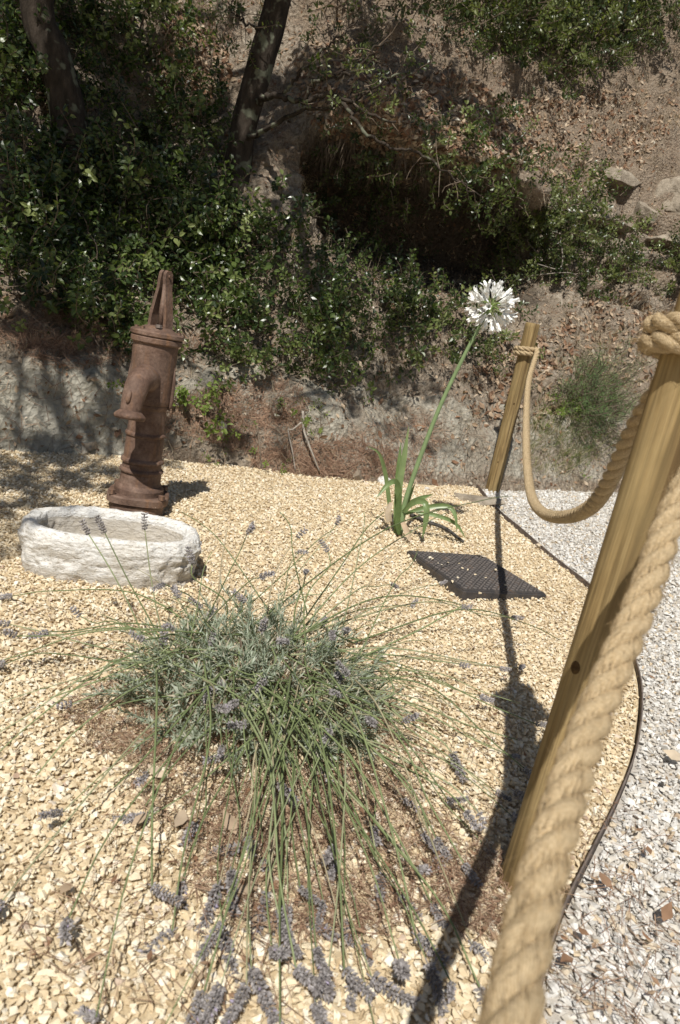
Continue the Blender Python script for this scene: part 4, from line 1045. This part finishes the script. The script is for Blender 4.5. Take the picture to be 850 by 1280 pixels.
# ground cover in the shade (one mass of leaves)
def ground_cover():
    rng = np.random.default_rng(77); P, Nn = [], []
    for px, py, rx, ry, n in ((-110, 160, 90, 130, 380), (-110, 350, 90, 70, 220), (70, 60, 90, 80, 380), (90, 200, 110, 90, 620), (60, 320, 90, 70, 420), (190, 330, 90, 80, 420), (230, 180, 60, 100, 260), (320, 360, 60, 70, 120), (440, 400, 60, 50, 60), (160, 420, 60, 30, 60), (480, 330, 70, 30, 60), (720, 330, 100, 40, 200), (560, 410, 60, 40, 90), (690, 50, 130, 40, 420)):
        p, m = patch_points(px, py, rx, ry, n, rng); P.append(p); Nn.append(m)
    P, Nn = np.concatenate(P), np.concatenate(Nn); k = rng.random(len(P)) < .72; P, Nn = P[k], Nn[k]; n = len(P)
    V, F, T, Mt = scatter(SP_BROAD, P + Nn * rng.uniform(0, .1, (n, 1)), frames(Nn * .5 + np.array([0, 0, .5]) + rand_dirs(n, rng) * .6, rng.uniform(0, 6.28, n)), rng.uniform(.55, 1.1, n), rng, np.clip(rng.beta(2, 2.4, n), 0, 1))
    put(ob('ground_cover', mesh_np('ground_cover', V, F, [MAT_LEAF, MAT_TWIG], T, Mt)), 'low leafy ground cover spread over the shaded slope', 'ground cover', kind='stuff')
ground_cover()

# ------------------------------------------------------------------ litter, needles, dry grass and stones on the slope
def bank_samples(n, rng, smin=(-4.5, 0.5), hmax=7.0):
    tri_ = np.concatenate([bankF[:, [0, 1, 2]], bankF[:, [0, 2, 3]]]); A, B, C = bankV[tri_[:, 0]], bankV[tri_[:, 1]], bankV[tri_[:, 2]]
    cen = (A + B + C) / 3; cr = np.cross(B - A, C - A); ar = np.linalg.norm(cr, axis=1) / 2
    c = (cen - CAMV) @ CAM_R; u = 425 + F_PX * c[:, 0] / np.maximum(c[:, 2], .1); v = 640 + F_PX * c[:, 1] / np.maximum(c[:, 2], .1)
    w = ar * ((c[:, 2] > 1) & (u > -200) & (u < 1050) & (v > -150) & (v < 750) & (cen[:, 2] < hmax)) * (1 / np.maximum(c[:, 2], 3)) ** 1.0
    k = rng.choice(len(tri_), n, p=w / w.sum()); r1, r2 = rng.random(n), rng.random(n); f = r1 + r2 > 1; r1[f] = 1 - r1[f]; r2[f] = 1 - r2[f]
    P = A[k] + (B[k] - A[k]) * r1[:, None] + (C[k] - A[k]) * r2[:, None]; N = cr[k] / (2 * ar[k][:, None] + 1e-12); N[N @ np.array([.5, -.8, .4]) < 0] *= -1
    return P, N, u[k], v[k]
def dead_leaf_variant(seed):
    r = np.random.default_rng(seed); l, w = 1.0, r.uniform(.35, .6); c = r.uniform(-.25, .3); b = r.uniform(-.2, .3)
    V = np.array([(0, -l / 2, 0), (-w / 2, -.05, c * w), (0, 0, b * .3), (w / 2, .02, c * w * r.uniform(.2, 1.2)), (-w * .32, l * .28, c * w + b * .1), (w * .34, l * .25, c * w), (r.uniform(-.1, .1), l / 2, b)])
    return V, np.array([(0, 2, 1), (0, 3, 2), (1, 2, 4), (2, 3, 5), (2, 5, 6), (2, 6, 4)])
DEAD = [dead_leaf_variant(300 + k) for k in range(10)]
NEEDLE = [(np.array([(-.006, -.5, 0), (.006, -.5, 0), (.05 * k - .006, 0, .03 * k), (.05 * k + .006, 0, .03 * k), (.12 * k, .5, 0)]), np.array([(0, 1, 3), (0, 3, 2), (2, 3, 4)])) for k in (-1.2, -.5, .3, 1.0)]
def bank_litter():
    rng = np.random.default_rng(91)
    P, N, u, v = bank_samples(24000, rng); keep = rng.random(len(P)) < np.where((u > 330) & (v < 260), 1.0, np.where(v > 480, .55, .75)); P, N = P[keep], N[keep]; n = len(P)
    V, F, T, _ = scatter(DEAD, P + N * .006, frames(N + rand_dirs(n, rng) * .6, rng.uniform(0, 6.28, n)), np.exp(rng.normal(-3.6, .42, n)), rng, rng.beta(1.3, 1.3, n))
    put(ob('leaf_litter', mesh_np('leaf_litter', V, F, MAT_DEADLEAF, T)), 'brown fallen leaves lying all over the slope', 'leaf litter', kind='stuff')
    P, N = [], []
    for a in ((560, 165, 120, 65, 1700), (720, 165, 130, 55, 1100), (430, 110, 60, 60, 500), (760, 430, 90, 60, 700), (640, 480, 60, 60, 350), (240, 90, 45, 80, 400)):
        c = patch_points(*a, rng); P.append(c[0]); N.append(c[1])
    P, N = np.concatenate(P), np.concatenate(N); n = len(P)
    V, F, T, _ = scatter(DEAD, P + N * .012, frames(N + rand_dirs(n, rng) * .55, rng.uniform(0, 6.28, n)), rng.uniform(.03, .075, n), rng, rng.beta(1.2, 1.2, n))
    put(ob('leaf_drift', mesh_np('leaf_drift', V, F, MAT_DEADLEAF, T)), 'drifts of larger brown leaves on the sunny parts of the slope', 'leaf litter', kind='stuff')
    P, N, u, v = bank_samples(26000, rng); n = len(P)
    V, F, T, _ = scatter(NEEDLE, P + N * .008, frames(N + rand_dirs(n, rng) * .3, rng.uniform(0, 6.28, n)), np.stack([rng.uniform(.12, .22, n), rng.uniform(.05, .12, n), np.full(n, .1)], 1), rng, rng.random(n))
    put(ob('pine_needles', mesh_np('pine_needles', V, F, MAT_NEEDLE, T)), 'dry pine needles scattered over the slope', 'pine needles', kind='stuff')
    # hanging dry grass and fine roots, in tufts
    P, N, u, v = bank_samples(4200, rng); w = np.where(((np.abs((u - 330) - (v - 250) * .6) < 45) & (v > 240) & (v < 520)) | ((u - 400) ** 2 / 60 ** 2 + (v - 400) ** 2 / 60 ** 2 < 1) | ((u > 200) & (u < 300) & (v < 120)) | ((u > 640) & (v > 400)) | ((u > 760) & (v < 220)), 1.0, .28)
    k = rng.random(len(P)) < w; P, N = P[k], N[k]; i = np.repeat(np.arange(len(P)), 12); n = len(i); down = np.array([0, 0, -1.0])
    y = N[i] * .5 + down * rng.uniform(-.5, .9, (n, 1)) + rand_dirs(n, rng) * .5; z = np.cross(y, rand_dirs(n, rng)); x = np.cross(y, z)
    R = np.stack([x / np.linalg.norm(x, axis=1, keepdims=True), y / np.linalg.norm(y, axis=1, keepdims=True), z / np.linalg.norm(z, axis=1, keepdims=True)], 2)
    L = rng.uniform(.06, .17, n)
    V, F, T, _ = scatter(NEEDLE, P[i] + rng.normal(0, .025, (n, 3)) + R[:, :, 1] * L[:, None] * .45, R, np.stack([rng.uniform(.12, .2, n), L, L], 1), rng, np.clip(rng.beta(2, 2, n), 0, 1))
    put(ob('dry_grass', mesh_np('dry_grass', V, F, MAT_STRAW, T)), 'tufts of dry straw coloured grass on the slope', 'dry grass', kind='stuff')
    P, N, u, v = bank_samples(9000, rng); k = rng.random(len(P)) < np.where(v > 440, 1.0, .25); P, N = P[k], N[k]; n = len(P)
    V, F, T, _ = scatter(ST_FAR, P, frames(N + rand_dirs(n, rng) * .5, rng.uniform(0, 6.28, n)), np.exp(rng.normal(-4.3, .5, n)), rng, rng.random(n) ** 1.2)
    put(ob('loose_stones', mesh_np('loose_stones', V, F, MAT_BANKSTONE, T)), 'small loose stones lying on the slope', 'stones', kind='stuff')
    p = []
    for px in range(385, 655, 6):
        for dy in (-10, 4):
            l, m = bank_at(px + rng.normal(0, 3), 172 + (px - 385) * .26 + dy + rng.normal(0, 4))
            if l is not None: p.append((l, m))
    q = np.array([a for a, b in p]); m = np.array([b for a, b in p]); i = np.repeat(np.arange(len(q)), 9); n = len(i)
    y = m[i] * .25 + np.array([0, 0, -1.0]) + rand_dirs(n, rng) * .28; z = np.cross(y, rand_dirs(n, rng)); x = np.cross(y, z)
    R = np.stack([x / np.linalg.norm(x, axis=1, keepdims=True), y / np.linalg.norm(y, axis=1, keepdims=True), z / np.linalg.norm(z, axis=1, keepdims=True)], 2); L = rng.uniform(.08, .32, n)
    V, F, T, _ = scatter(NEEDLE, q[i] + rng.normal(0, .03, (n, 3)) + R[:, :, 1] * L[:, None] * .4, R, np.stack([rng.uniform(.2, .4, n), L, L * .6], 1), rng, rng.random(n))
    put(ob('hanging_roots', mesh_np('hanging_roots', V, F, MAT_TWIG, T)), 'fine roots and dry grass hanging from the roof of the hollow', 'roots', kind='stuff')
    P, N = [], []
    for a in ((300, 520, 95, 45, 2200), (420, 575, 90, 24, 1500), (140, 430, 130, 24, 1600), (60, 415, 70, 30, 800), (240, 60, 50, 70, 900), (500, 560, 60, 40, 700)):
        c = patch_points(*a, rng); P.append(c[0]); N.append(c[1])
    P, N = np.concatenate(P), np.concatenate(N); n = len(P)
    V, F, T, _ = scatter(NEEDLE, P + N * rng.uniform(.004, .02, (n, 1)), frames(N + rand_dirs(n, rng) * .45, rng.uniform(0, 6.28, n)), np.stack([rng.uniform(.12, .24, n), rng.uniform(.05, .12, n), np.full(n, .1)], 1), rng, rng.random(n) * .8)
    put(ob('needle_mat', mesh_np('needle_mat', V, F, MAT_NEEDLE, T)), 'reddish mats of pine needles at the foot of the slope', 'pine needles', kind='stuff')
    # green grass round the feathery plant
    p, m = patch_points(705, 545, 55, 50, 260, rng); i = np.repeat(np.arange(len(p)), 7); n = len(i)
    y = m[i] * .6 + np.array([0, 0, .6]) + rand_dirs(n, rng) * .6; z = np.cross(y, rand_dirs(n, rng)); x = np.cross(y, z)
    R = np.stack([x / np.linalg.norm(x, axis=1, keepdims=True), y / np.linalg.norm(y, axis=1, keepdims=True), z / np.linalg.norm(z, axis=1, keepdims=True)], 2); L = rng.uniform(.05, .14, n)
    V, F, T, _ = scatter(NEEDLE, p[i] + rng.normal(0, .03, (n, 3)) + R[:, :, 1] * L[:, None] * .45, R, np.stack([rng.uniform(.15, .25, n), L, L], 1), rng, rng.random(n))
    put(ob('grass', mesh_np('grass', V, F, MAT_GRASS, T)), 'sparse green grass on the earth behind the hanging rope', 'grass', kind='stuff')
bank_litter()

# needles and leaf crumbs on the gravel
def gravel_litter():
    rng = np.random.default_rng(55); P = []
    def blob(px, py, rx, ry, n):
        a = rng.uniform(0, 6.28, n); q = np.sqrt(rng.random(n)); 
        for b, c in zip(px + rx * q * np.cos(a), py + ry * q * np.sin(a)): P.append(ground_at(b, c))
    blob(340, 960, 190, 120, 1700); blob(190, 905, 110, 55, 900); blob(400, 1080, 170, 110, 1300); blob(250, 1150, 250, 140, 260); blob(560, 1000, 110, 120, 260)
    blob(150, 800, 200, 80, 240); blob(480, 600, 300, 20, 600); blob(70, 590, 150, 20, 300); blob(760, 1150, 100, 150, 300); blob(740, 720, 80, 80, 220); blob(590, 660, 140, 30, 160); blob(600, 1130, 60, 60, 420)
    P = np.array(P); n = len(P); P[:, 2] = gzv(P[:, 0], P[:, 1]) + rng.uniform(.011, .024, n)
    up = np.tile([[0, 0, 1.0]], (n, 1)) + rand_dirs(n, rng) * .25
    V, F, T, _ = scatter(NEEDLE, P, frames(up, rng.uniform(0, 6.28, n)), np.stack([rng.uniform(.08, .13, n), rng.uniform(.025, .085, n), np.full(n, .06)], 1), rng, rng.random(n))
    put(ob('needle_litter', mesh_np('needle_litter', V, F, MAT_NEEDLE, T)), 'reddish dry needles caught in the gravel round the lavender', 'pine needles', kind='stuff')
    k = rng.random(n) < .09; Q = P[k]; m = len(Q)
    V, F, T, _ = scatter(DEAD, Q, frames(up[k], rng.uniform(0, 6.28, m)), rng.uniform(.008, .02, m), rng, rng.beta(1.5, 2, m))
    put(ob('leaf_crumbs', mesh_np('leaf_crumbs', V, F, MAT_DEADLEAF, T)), 'small brown leaf fragments lying in the gravel', 'leaf litter', kind='stuff')
gravel_litter()

# fallen leaves one can pick out
def fallen_leaves():
    rng = np.random.default_rng(66)
    L = [(752, 1118, .040, .35, 'rust brown leaf on the white gravel, the topmost large one right of the rope'), (722, 1187, .026, .3, 'small square brown leaf fragment on white gravel close to the rope'), (826, 1160, .042, .3, 'brown curled leaf on the white gravel at the right edge'),
         (801, 1192, .022, .25, 'small reddish leaf between two larger ones on the white gravel'), (700, 1224, .036, .3, 'brown leaf half under the rope near the bottom'), (806, 1076, .026, .3, 'narrow reddish leaf on the white gravel beside the edging'), (838, 955, .055, .95, 'pale tan leaf on the white gravel at the right edge'), (812, 855, .026, .3, 'reddish leaf on white gravel just right of the near rope'),
         (795, 1050, .02, .35, 'tiny brown leaf by the curve of the steel edging'), (600, 700, .05, 1, 'pale tan flake lying right behind the drain cover'), (830, 985, .03, .6, 'light brown leaf on white gravel below the pale tan one'), (672, 688, .035, .95, 'pale flake on the cream gravel right of the drain cover'),
         (223, 1040, .05, .85, 'large tan leaf under the left side of the lavender'), (300, 1130, .055, .8, 'large tan leaf standing under the front of the lavender'), (285, 1050, .05, .7, 'dull tan leaf beneath the lavender stems left of centre'), (195, 980, .05, .9, 'pale tan leaf left of the lavender foliage'), (405, 1095, .045, .55, 'brown leaf under the lavender flower spikes'), (172, 1042, .035, .75, 'narrow tan leaf left of the lavender on cream gravel'), (80, 1130, .03, .7, 'lone tan leaf on cream gravel at the left edge')]
    L[9] = (524, 632, .05, .25, 'brown curled leaf left of the agapanthus foot') if False else L[9]
    L += [(463, 643, .06, .4, 'curled brown leaf left of the agapanthus')]
    me = []
    for k in range(6):
        V, F = DEAD[k]; b = bmesh.new(); vs = [b.verts.new(v) for v in V.tolist()]; [b.faces.new([vs[i] for i in f]) for f in F.tolist()]
        bmesh.ops.subdivide_edges(b, edges=b.edges[:], cuts=1, use_grid_fill=True, smooth=.4); bmesh.ops.triangulate(b, faces=b.faces[:]); b.verts.index_update()
        me.append((np.array([v.co[:] for v in b.verts]), np.array([[v.index for v in f.verts] for f in b.faces]))); b.free()
    for k, (px, py, s, tn, label) in enumerate(L):
        V, F = me[k % 6]; p = ground_at(px, py); p[2] = gz(p[0], p[1]) + .024
        o = ob('fallen_leaf', mesh_np('fallen_leaf', V * s, F, MAT_DEADLEAF, np.full(len(F), tn), smooth=True), None, tuple(p), (rng.normal(0, .25), rng.normal(0, .25), rng.uniform(0, 6.28)))
        put(o, label, 'fallen leaf', 'fallen leaves on the gravel')
fallen_leaves()

# ------------------------------------------------------------------ rocks
def rock(px, py, size, label, rot=0.0, push=0.0, on_ground=False, seed=0, mat=None, name='rock', tilt=0.0):
    bm = bmesh.new(); bmesh.ops.create_icosphere(bm, subdivisions=4, radius=.5); rng = np.random.default_rng(500 + seed)
    cuts = [(Vector(d), rng.uniform(.30, .46)) for d in rand_dirs(14, rng).tolist()]
    for v in bm.verts:
        p = v.co.copy(); p = p.lerp(p * (.5 / max(abs(p.x), abs(p.y), abs(p.z))) * .9, .75)
        for d, h in cuts:
            e = p.dot(d) - h
            if e > 0: p -= d * e * .92
        q = Vector((p.x * size[0], p.y * size[1], p.z * size[2])); w = noise.fractal(q * 4 + Vector((seed * 3.3, 0, 0)), .75, 2, 5)
        v.co = q + p.normalized() * w * min(size) * .10
    bmesh.ops.triangulate(bm, faces=bm.faces[:]); me = bpy.data.meshes.new(name); bm.to_mesh(me); bm.free(); me.materials.append(mat or MAT_ROCK)
    if on_ground: p = ground_at(px, py); p[2] = size[2] * .22
    else:
        p, n = bank_at(px, py); p = p + n * push
    o = ob(name, me, None, tuple(p), (tilt, tilt * .5, rot)); put(o, label, 'rock'); return o
rock(765, 222, (.95, .5, .16), 'flat rock slab roofing the dark hole on the right of the slope', .55, -.02, seed=1)
rock(846, 245, (.5, .5, .55), 'upright rock block at the right edge beside the dark hole', .5, -.08, seed=2)
rock(752, 278, (.8, .42, .13), 'flat pale rock slab forming the sill of the dark hole', .6, .0, seed=3)
rock(805, 266, (.3, .3, .26), 'pale rock wedge between the hole and the upright block', .2, -.02, seed=4)
rock(835, 303, (.7, .4, .12), 'thin rock slab at the right edge below the upright block', .7, .0, seed=5)
rock(686, 262, (.55, .34, .22), 'broad pale rock above the wide green shrub', .6, -.04, seed=7)
rock(598, 628, (.34, .22, .07), 'flat pale stone slab at the foot of the far post', .5, on_ground=True, seed=30, mat=MAT_ROCK, name='stone')['category'] = 'stone'
for k, (px, py, s, lab) in enumerate([(558, 622, .045, 'white stone right of the agapanthus'), (533, 613, .04, 'pale stone behind the agapanthus leaves'), (480, 606, .11, 'grey stone behind the left agapanthus leaf'), (538, 655, .04, 'small white stone beside the dark stick'), (512, 590, .05, 'pinkish stone at the foot of the slope behind the flower stalk'), (712, 612, .05, 'bluish white stone right of the hanging rope')]):
    rock(px, py, (s, s * .8, s * .7), lab, k, on_ground=True, seed=40 + k, mat=MAT_TROUGH, name='stone')['category'] = 'stone'

# ------------------------------------------------------------------ sticks and roots
def stick(pts, r, label, mat, name='dead_twig', cat='twig', bank=True, lift=.02):
    Q = []
    for p in pts:
        if bank:
            l, n = bank_at(p[0], p[1]); Q.append(l + n * (p[2] if len(p) > 2 else lift))
        else:
            g = ground_at(p[0], p[1]); g[2] = (p[2] if len(p) > 2 else lift); Q.append(g)
    Q = np.array(Q); P = spline(Q, 26); V, F = tube(P - Q[0], np.linspace(r, r * .55, 26), 7, rough=.06)
    put(ob(name, mesh_np(name, V, F, mat, smooth=True), None, tuple(Q[0])), label, cat)
stick([(513, 648, .02), (530, 658, .028), (555, 666, .024), (578, 681, .016)], .012, 'thick dark stick lying on the gravel right of the agapanthus', MAT_CHAR, 'stick', 'stick', False)
stick([(378, 515, .05), (381, 545, .08), (390, 570, .06), (398, 590, .03)], .008, 'long grey dead twig hanging down the earth cut, right of the pump', MAT_GREYTWIG)
stick([(378, 530, .07), (366, 540, .08), (360, 546, .07), (366, 565, .05), (369, 588, .03)], .006, 'forked grey dead twig leaning left beside the longer one', MAT_GREYTWIG)
stick([(323, 535, .03), (326, 560, .05), (327, 590, .03)], .006, 'short upright dead twig on the earth cut left of the forked one', MAT_TWIG)
stick([(18, 150, .1), (45, 175, .15), (70, 205, .14), (86, 232, .1)], .008, 'grey dead twig hanging across the shade at the far left', MAT_GREYTWIG)
stick([(672, 298, .25), (690, 308, .3), (700, 318, .28), (697, 335, .26), (672, 345, .2)], .007, 'bare grey root looping through the wide green shrub', MAT_GREYTWIG, 'root', 'root')
stick([(660, 300, .2), (664, 318, .25), (680, 326, .28), (671, 330, .26)], .005, 'small curled grey root left of the looping one', MAT_GREYTWIG, 'root', 'root')
stick([(700, 250, .15), (703, 275, .2), (708, 300, .15)], .009, 'upright dark stem in front of the broad pale rock', MAT_TWIG)
stick([(660, 350, .05), (690, 352, .2), (720, 335, .22)], .005, 'pale arching root below the wide green shrub', MAT_GREYTWIG, 'root', 'root')
stick([(680, 78, .02), (678, 100, .05), (676, 118, .03)], .006, 'pale dead twig under the middle bush of the upper slope', MAT_GREYTWIG)

# ------------------------------------------------------------------ trees
SUNV = np.array(SUN_DIR)
def clump_mesh(cs, rng):
    """cs: [(centre, radius, twigs)]"""
    pos, dirs = [], []
    for c, r, n in cs:
        d = rand_dirs(n, rng); q = rng.random(n) ** .45; n = int(n * .75); d = d[:n]; q = q[:n]; sub = rng.normal(0, .42, (max(3, n // 18), 3)) * r * 1.25; k = rng.integers(0, len(sub), n)
        pos.append(c + d * (q * r * .4)[:, None] * np.array([1, 1, .7]) + sub[k]); dirs.append(d + np.array([0, 0, .3]) + rand_dirs(n, rng) * .5)
    pos, dirs = np.concatenate(pos), np.concatenate(dirs); n = len(pos)
    return scatter(SP_CROWN, pos, frames(dirs, rng.uniform(0, 6.28, n)), rng.uniform(.7, 1.25, n), rng, np.clip(rng.beta(2, 2, n), 0, 1))
def trunk_tube(P, r0, r1, seed, n=90, K=22, flare=1.35):
    P = spline(P, n); T, X, Y = path_frames(P); a = np.linspace(0, 2 * np.pi, K, endpoint=False); V = []
    for j in range(n):
        u = j / (n - 1); r = r0 + (r1 - r0) * u; r *= 1 + (flare - 1) * math.exp(-u * 14)
        rr = [r * (1 + .13 * noise.noise(Vector((math.cos(q) * 1.4, math.sin(q) * 1.4, P[j][2] * 1.7 + seed))) + .07 * noise.fractal(Vector((math.cos(q) * 4, math.sin(q) * 4, P[j][2] * 3.5 + seed)), .8, 2, 3)) for q in a]
        V.append(P[j] + np.array(rr)[:, None] * (np.cos(a)[:, None] * X[j] + np.sin(a)[:, None] * Y[j]))
    V = np.concatenate(V); idx = np.arange(n * K).reshape(n, K); nx = np.roll(idx, -1, 1)
    return V, tri(np.stack([idx[:-1], nx[:-1], nx[1:], idx[1:]], -1).reshape(-1, 4))

def shade_clump(px, py, z, r, n, out):
    l, m = bank_at(px, py)
    if l is None or (py > 560): l = ground_at(px, py)
    out.append((l + SUNV * ((z - l[2]) / SUNV[2]), r, n))

def tree(px, py, way, r0, r1, label, clumps, seed, extra=None):
    rng = np.random.default_rng(seed); b, nb = bank_at(px, py)
    P = [b - np.array([0, 0, .25]), b]
    for x, y, dy in way: P.append(at_y(x, y, b[1] + dy))
    top = P[-1]; P += [top + np.array([.12, -.25, .8]), top + np.array([.1, -.7, 1.7]), top + np.array([0, -1.0, 2.4])]
    P = np.array(P); t = thing('tree', label, 'tree', tuple(b))
    V, F = trunk_tube(P - b, r0, r1, seed); ob('trunk', mesh_np('trunk', V, F, MAT_BARK, smooth=True), t)
    cs = []
    for c in clumps: shade_clump(*c, cs)
    fine = spline(P, 60)
    for c, r, n in cs:                               # a limb out to every clump
        k = int(np.clip(np.argmin(np.abs(fine[:, 2] - (c[2] - .9))), 20, 58)); a = fine[k]; mid = (a + c) / 2 + np.array([0, 0, .25]) + rng.normal(0, .12, 3)
        v, f = tube(spline([a - b, mid - b, c - b], 16), np.linspace(.05, .012, 16), 7); ob('branch', mesh_np('branch', v, f, MAT_BARK, smooth=True), t)
    if extra is not None: extra(t, b, rng)
    V, F, T, Mt = clump_mesh(cs, rng); ob('crown', mesh_np('crown', V - b, F, [MAT_LEAF, MAT_TWIG], T, Mt), t)

def low_branches(t, b, rng):
    """the crooked bare branches that reach out to the right below the crown"""
    lines = [([(318, 128, -.05), (345, 120, -.35), (378, 128, -.45), (418, 118, -.5), (452, 140, -.5), (495, 152, -.5)], .024, (.7, 1)),
             ([(302, 178, -.05), (350, 150, -.3), (395, 135, -.4), (440, 128, -.45), (480, 100, -.5), (515, 92, -.5)], .018, (.6, 1)),
             ([(378, 128, -.45), (400, 100, -.5), (440, 90, -.55), (470, 60, -.55), (500, 48, -.5)], .013, (.45, 1)),
             ([(418, 120, -.5), (470, 175, -.55), (530, 195, -.6), (570, 225, -.6), (600, 245, -.6)], .014, (.45, 1)),
             ([(350, 122, -.35), (385, 80, -.5), (430, 40, -.5), (450, 20, -.5)], .012, (.5, 1)),
             ([(335, 40, 0), (310, 30, -.2), (285, 10, -.2)], .012, (.6, 1))]
    pos, dirs = [], []
    for pts, r, (u0, u1) in lines:
        P = spline(np.array([at_y(x, y, b[1] + d) for x, y, d in pts]), 40); P[3:-1] += rng.normal(0, .008, (36, 3))
        v, f = tube(P - b, np.linspace(r, r * .3, 40), 7, rough=.05); ob('branch', mesh_np('branch', v, f, MAT_BARK, smooth=True), t)
        for k in range(26):
            u = rng.uniform(u0, u1); p = P[int(u * 39)]; d = rand_dirs(1, rng)[0] + np.array([0, 0, .1]); e = p + d * rng.uniform(.05, .22)
            v2, f2 = tube(spline([p - b, (p + e) / 2 - b + rng.normal(0, .015, 3), e - b], 5), [.004, .0035, .003, .0025, .002], 3)
            if k < 8: ob('twig', mesh_np('twig', v2, f2, MAT_TWIG), t)
            for _ in range(1 if k % 2 else 0): pos.append(e + rng.normal(0, .03, 3)); dirs.append(d + rand_dirs(1, rng)[0] * .6)
    n = len(pos); V, F, T, Mt = scatter(SP_SMALL, np.array(pos), frames(np.array(dirs), rng.uniform(0, 6.28, n)), rng.uniform(.65, 1.05, n), rng, rng.beta(2, 2, n))
    ob('low_foliage', mesh_np('low_foliage', V - b, F, [MAT_LEAF2, MAT_TWIG], T, Mt), t)

tree(92, 222, [(84, 140, -.02), (68, 70, -.04), (46, 0, -.06)], .112, .07, 'dark shaded tree at the far left, its bare trunk leaning left',
     [(20, 40, 4.9, .5, 64), (100, 60, 5.1, .5, 60), (20, 190, 4.7, .5, 44), (95, 150, 4.8, .5, 60), (30, 320, 4.4, .45, 34), (125, 300, 4.5, .45, 22), (160, 180, 5.0, .45, 54), (60, 420, 4.2, .35, 40), (20, 560, 3.7, .35, 34), (75, 600, 3.8, .35, 30), (15, 640, 3.9, .3, 26), (40, 590, 4.0, .3, 20), (120, 480, 4.0, .3, 18), (60, 500, 4.1, .3, 16)], 61)
tree(296, 216, [(305, 160, -.02), (325, 80, -.05), (350, -8, -.08)], .094, .066, 'lichen spotted tree with crooked low branches on the slope behind the pump',
     [(200, 60, 5.3, .45, 70), (215, 180, 5.0, .5, 90), (250, 260, 4.9, .45, 44), (190, 290, 4.6, .4, 34), (360, 150, 5.2, .4, 90), (425, 150, 5.2, .45, 120), (490, 175, 5.1, .4, 90), (300, 480, 4.3, .3, 14), (420, 500, 4.3, .35, 18), (520, 480, 4.4, .35, 18), (460, 430, 4.4, .3, 18), (430, 215, 5.0, .5, 150), (500, 250, 4.8, .55, 170), (565, 260, 4.9, .5, 150), (290, 190, 5.1, .35, 50), (320, 280, 4.6, .3, 26), (470, 330, 4.5, .4, 44), (530, 320, 4.6, .4, 44), (400, 350, 4.4, .3, 22), (620, 330, 4.6, .25, 18)], 62, low_branches)
#@@NEXT
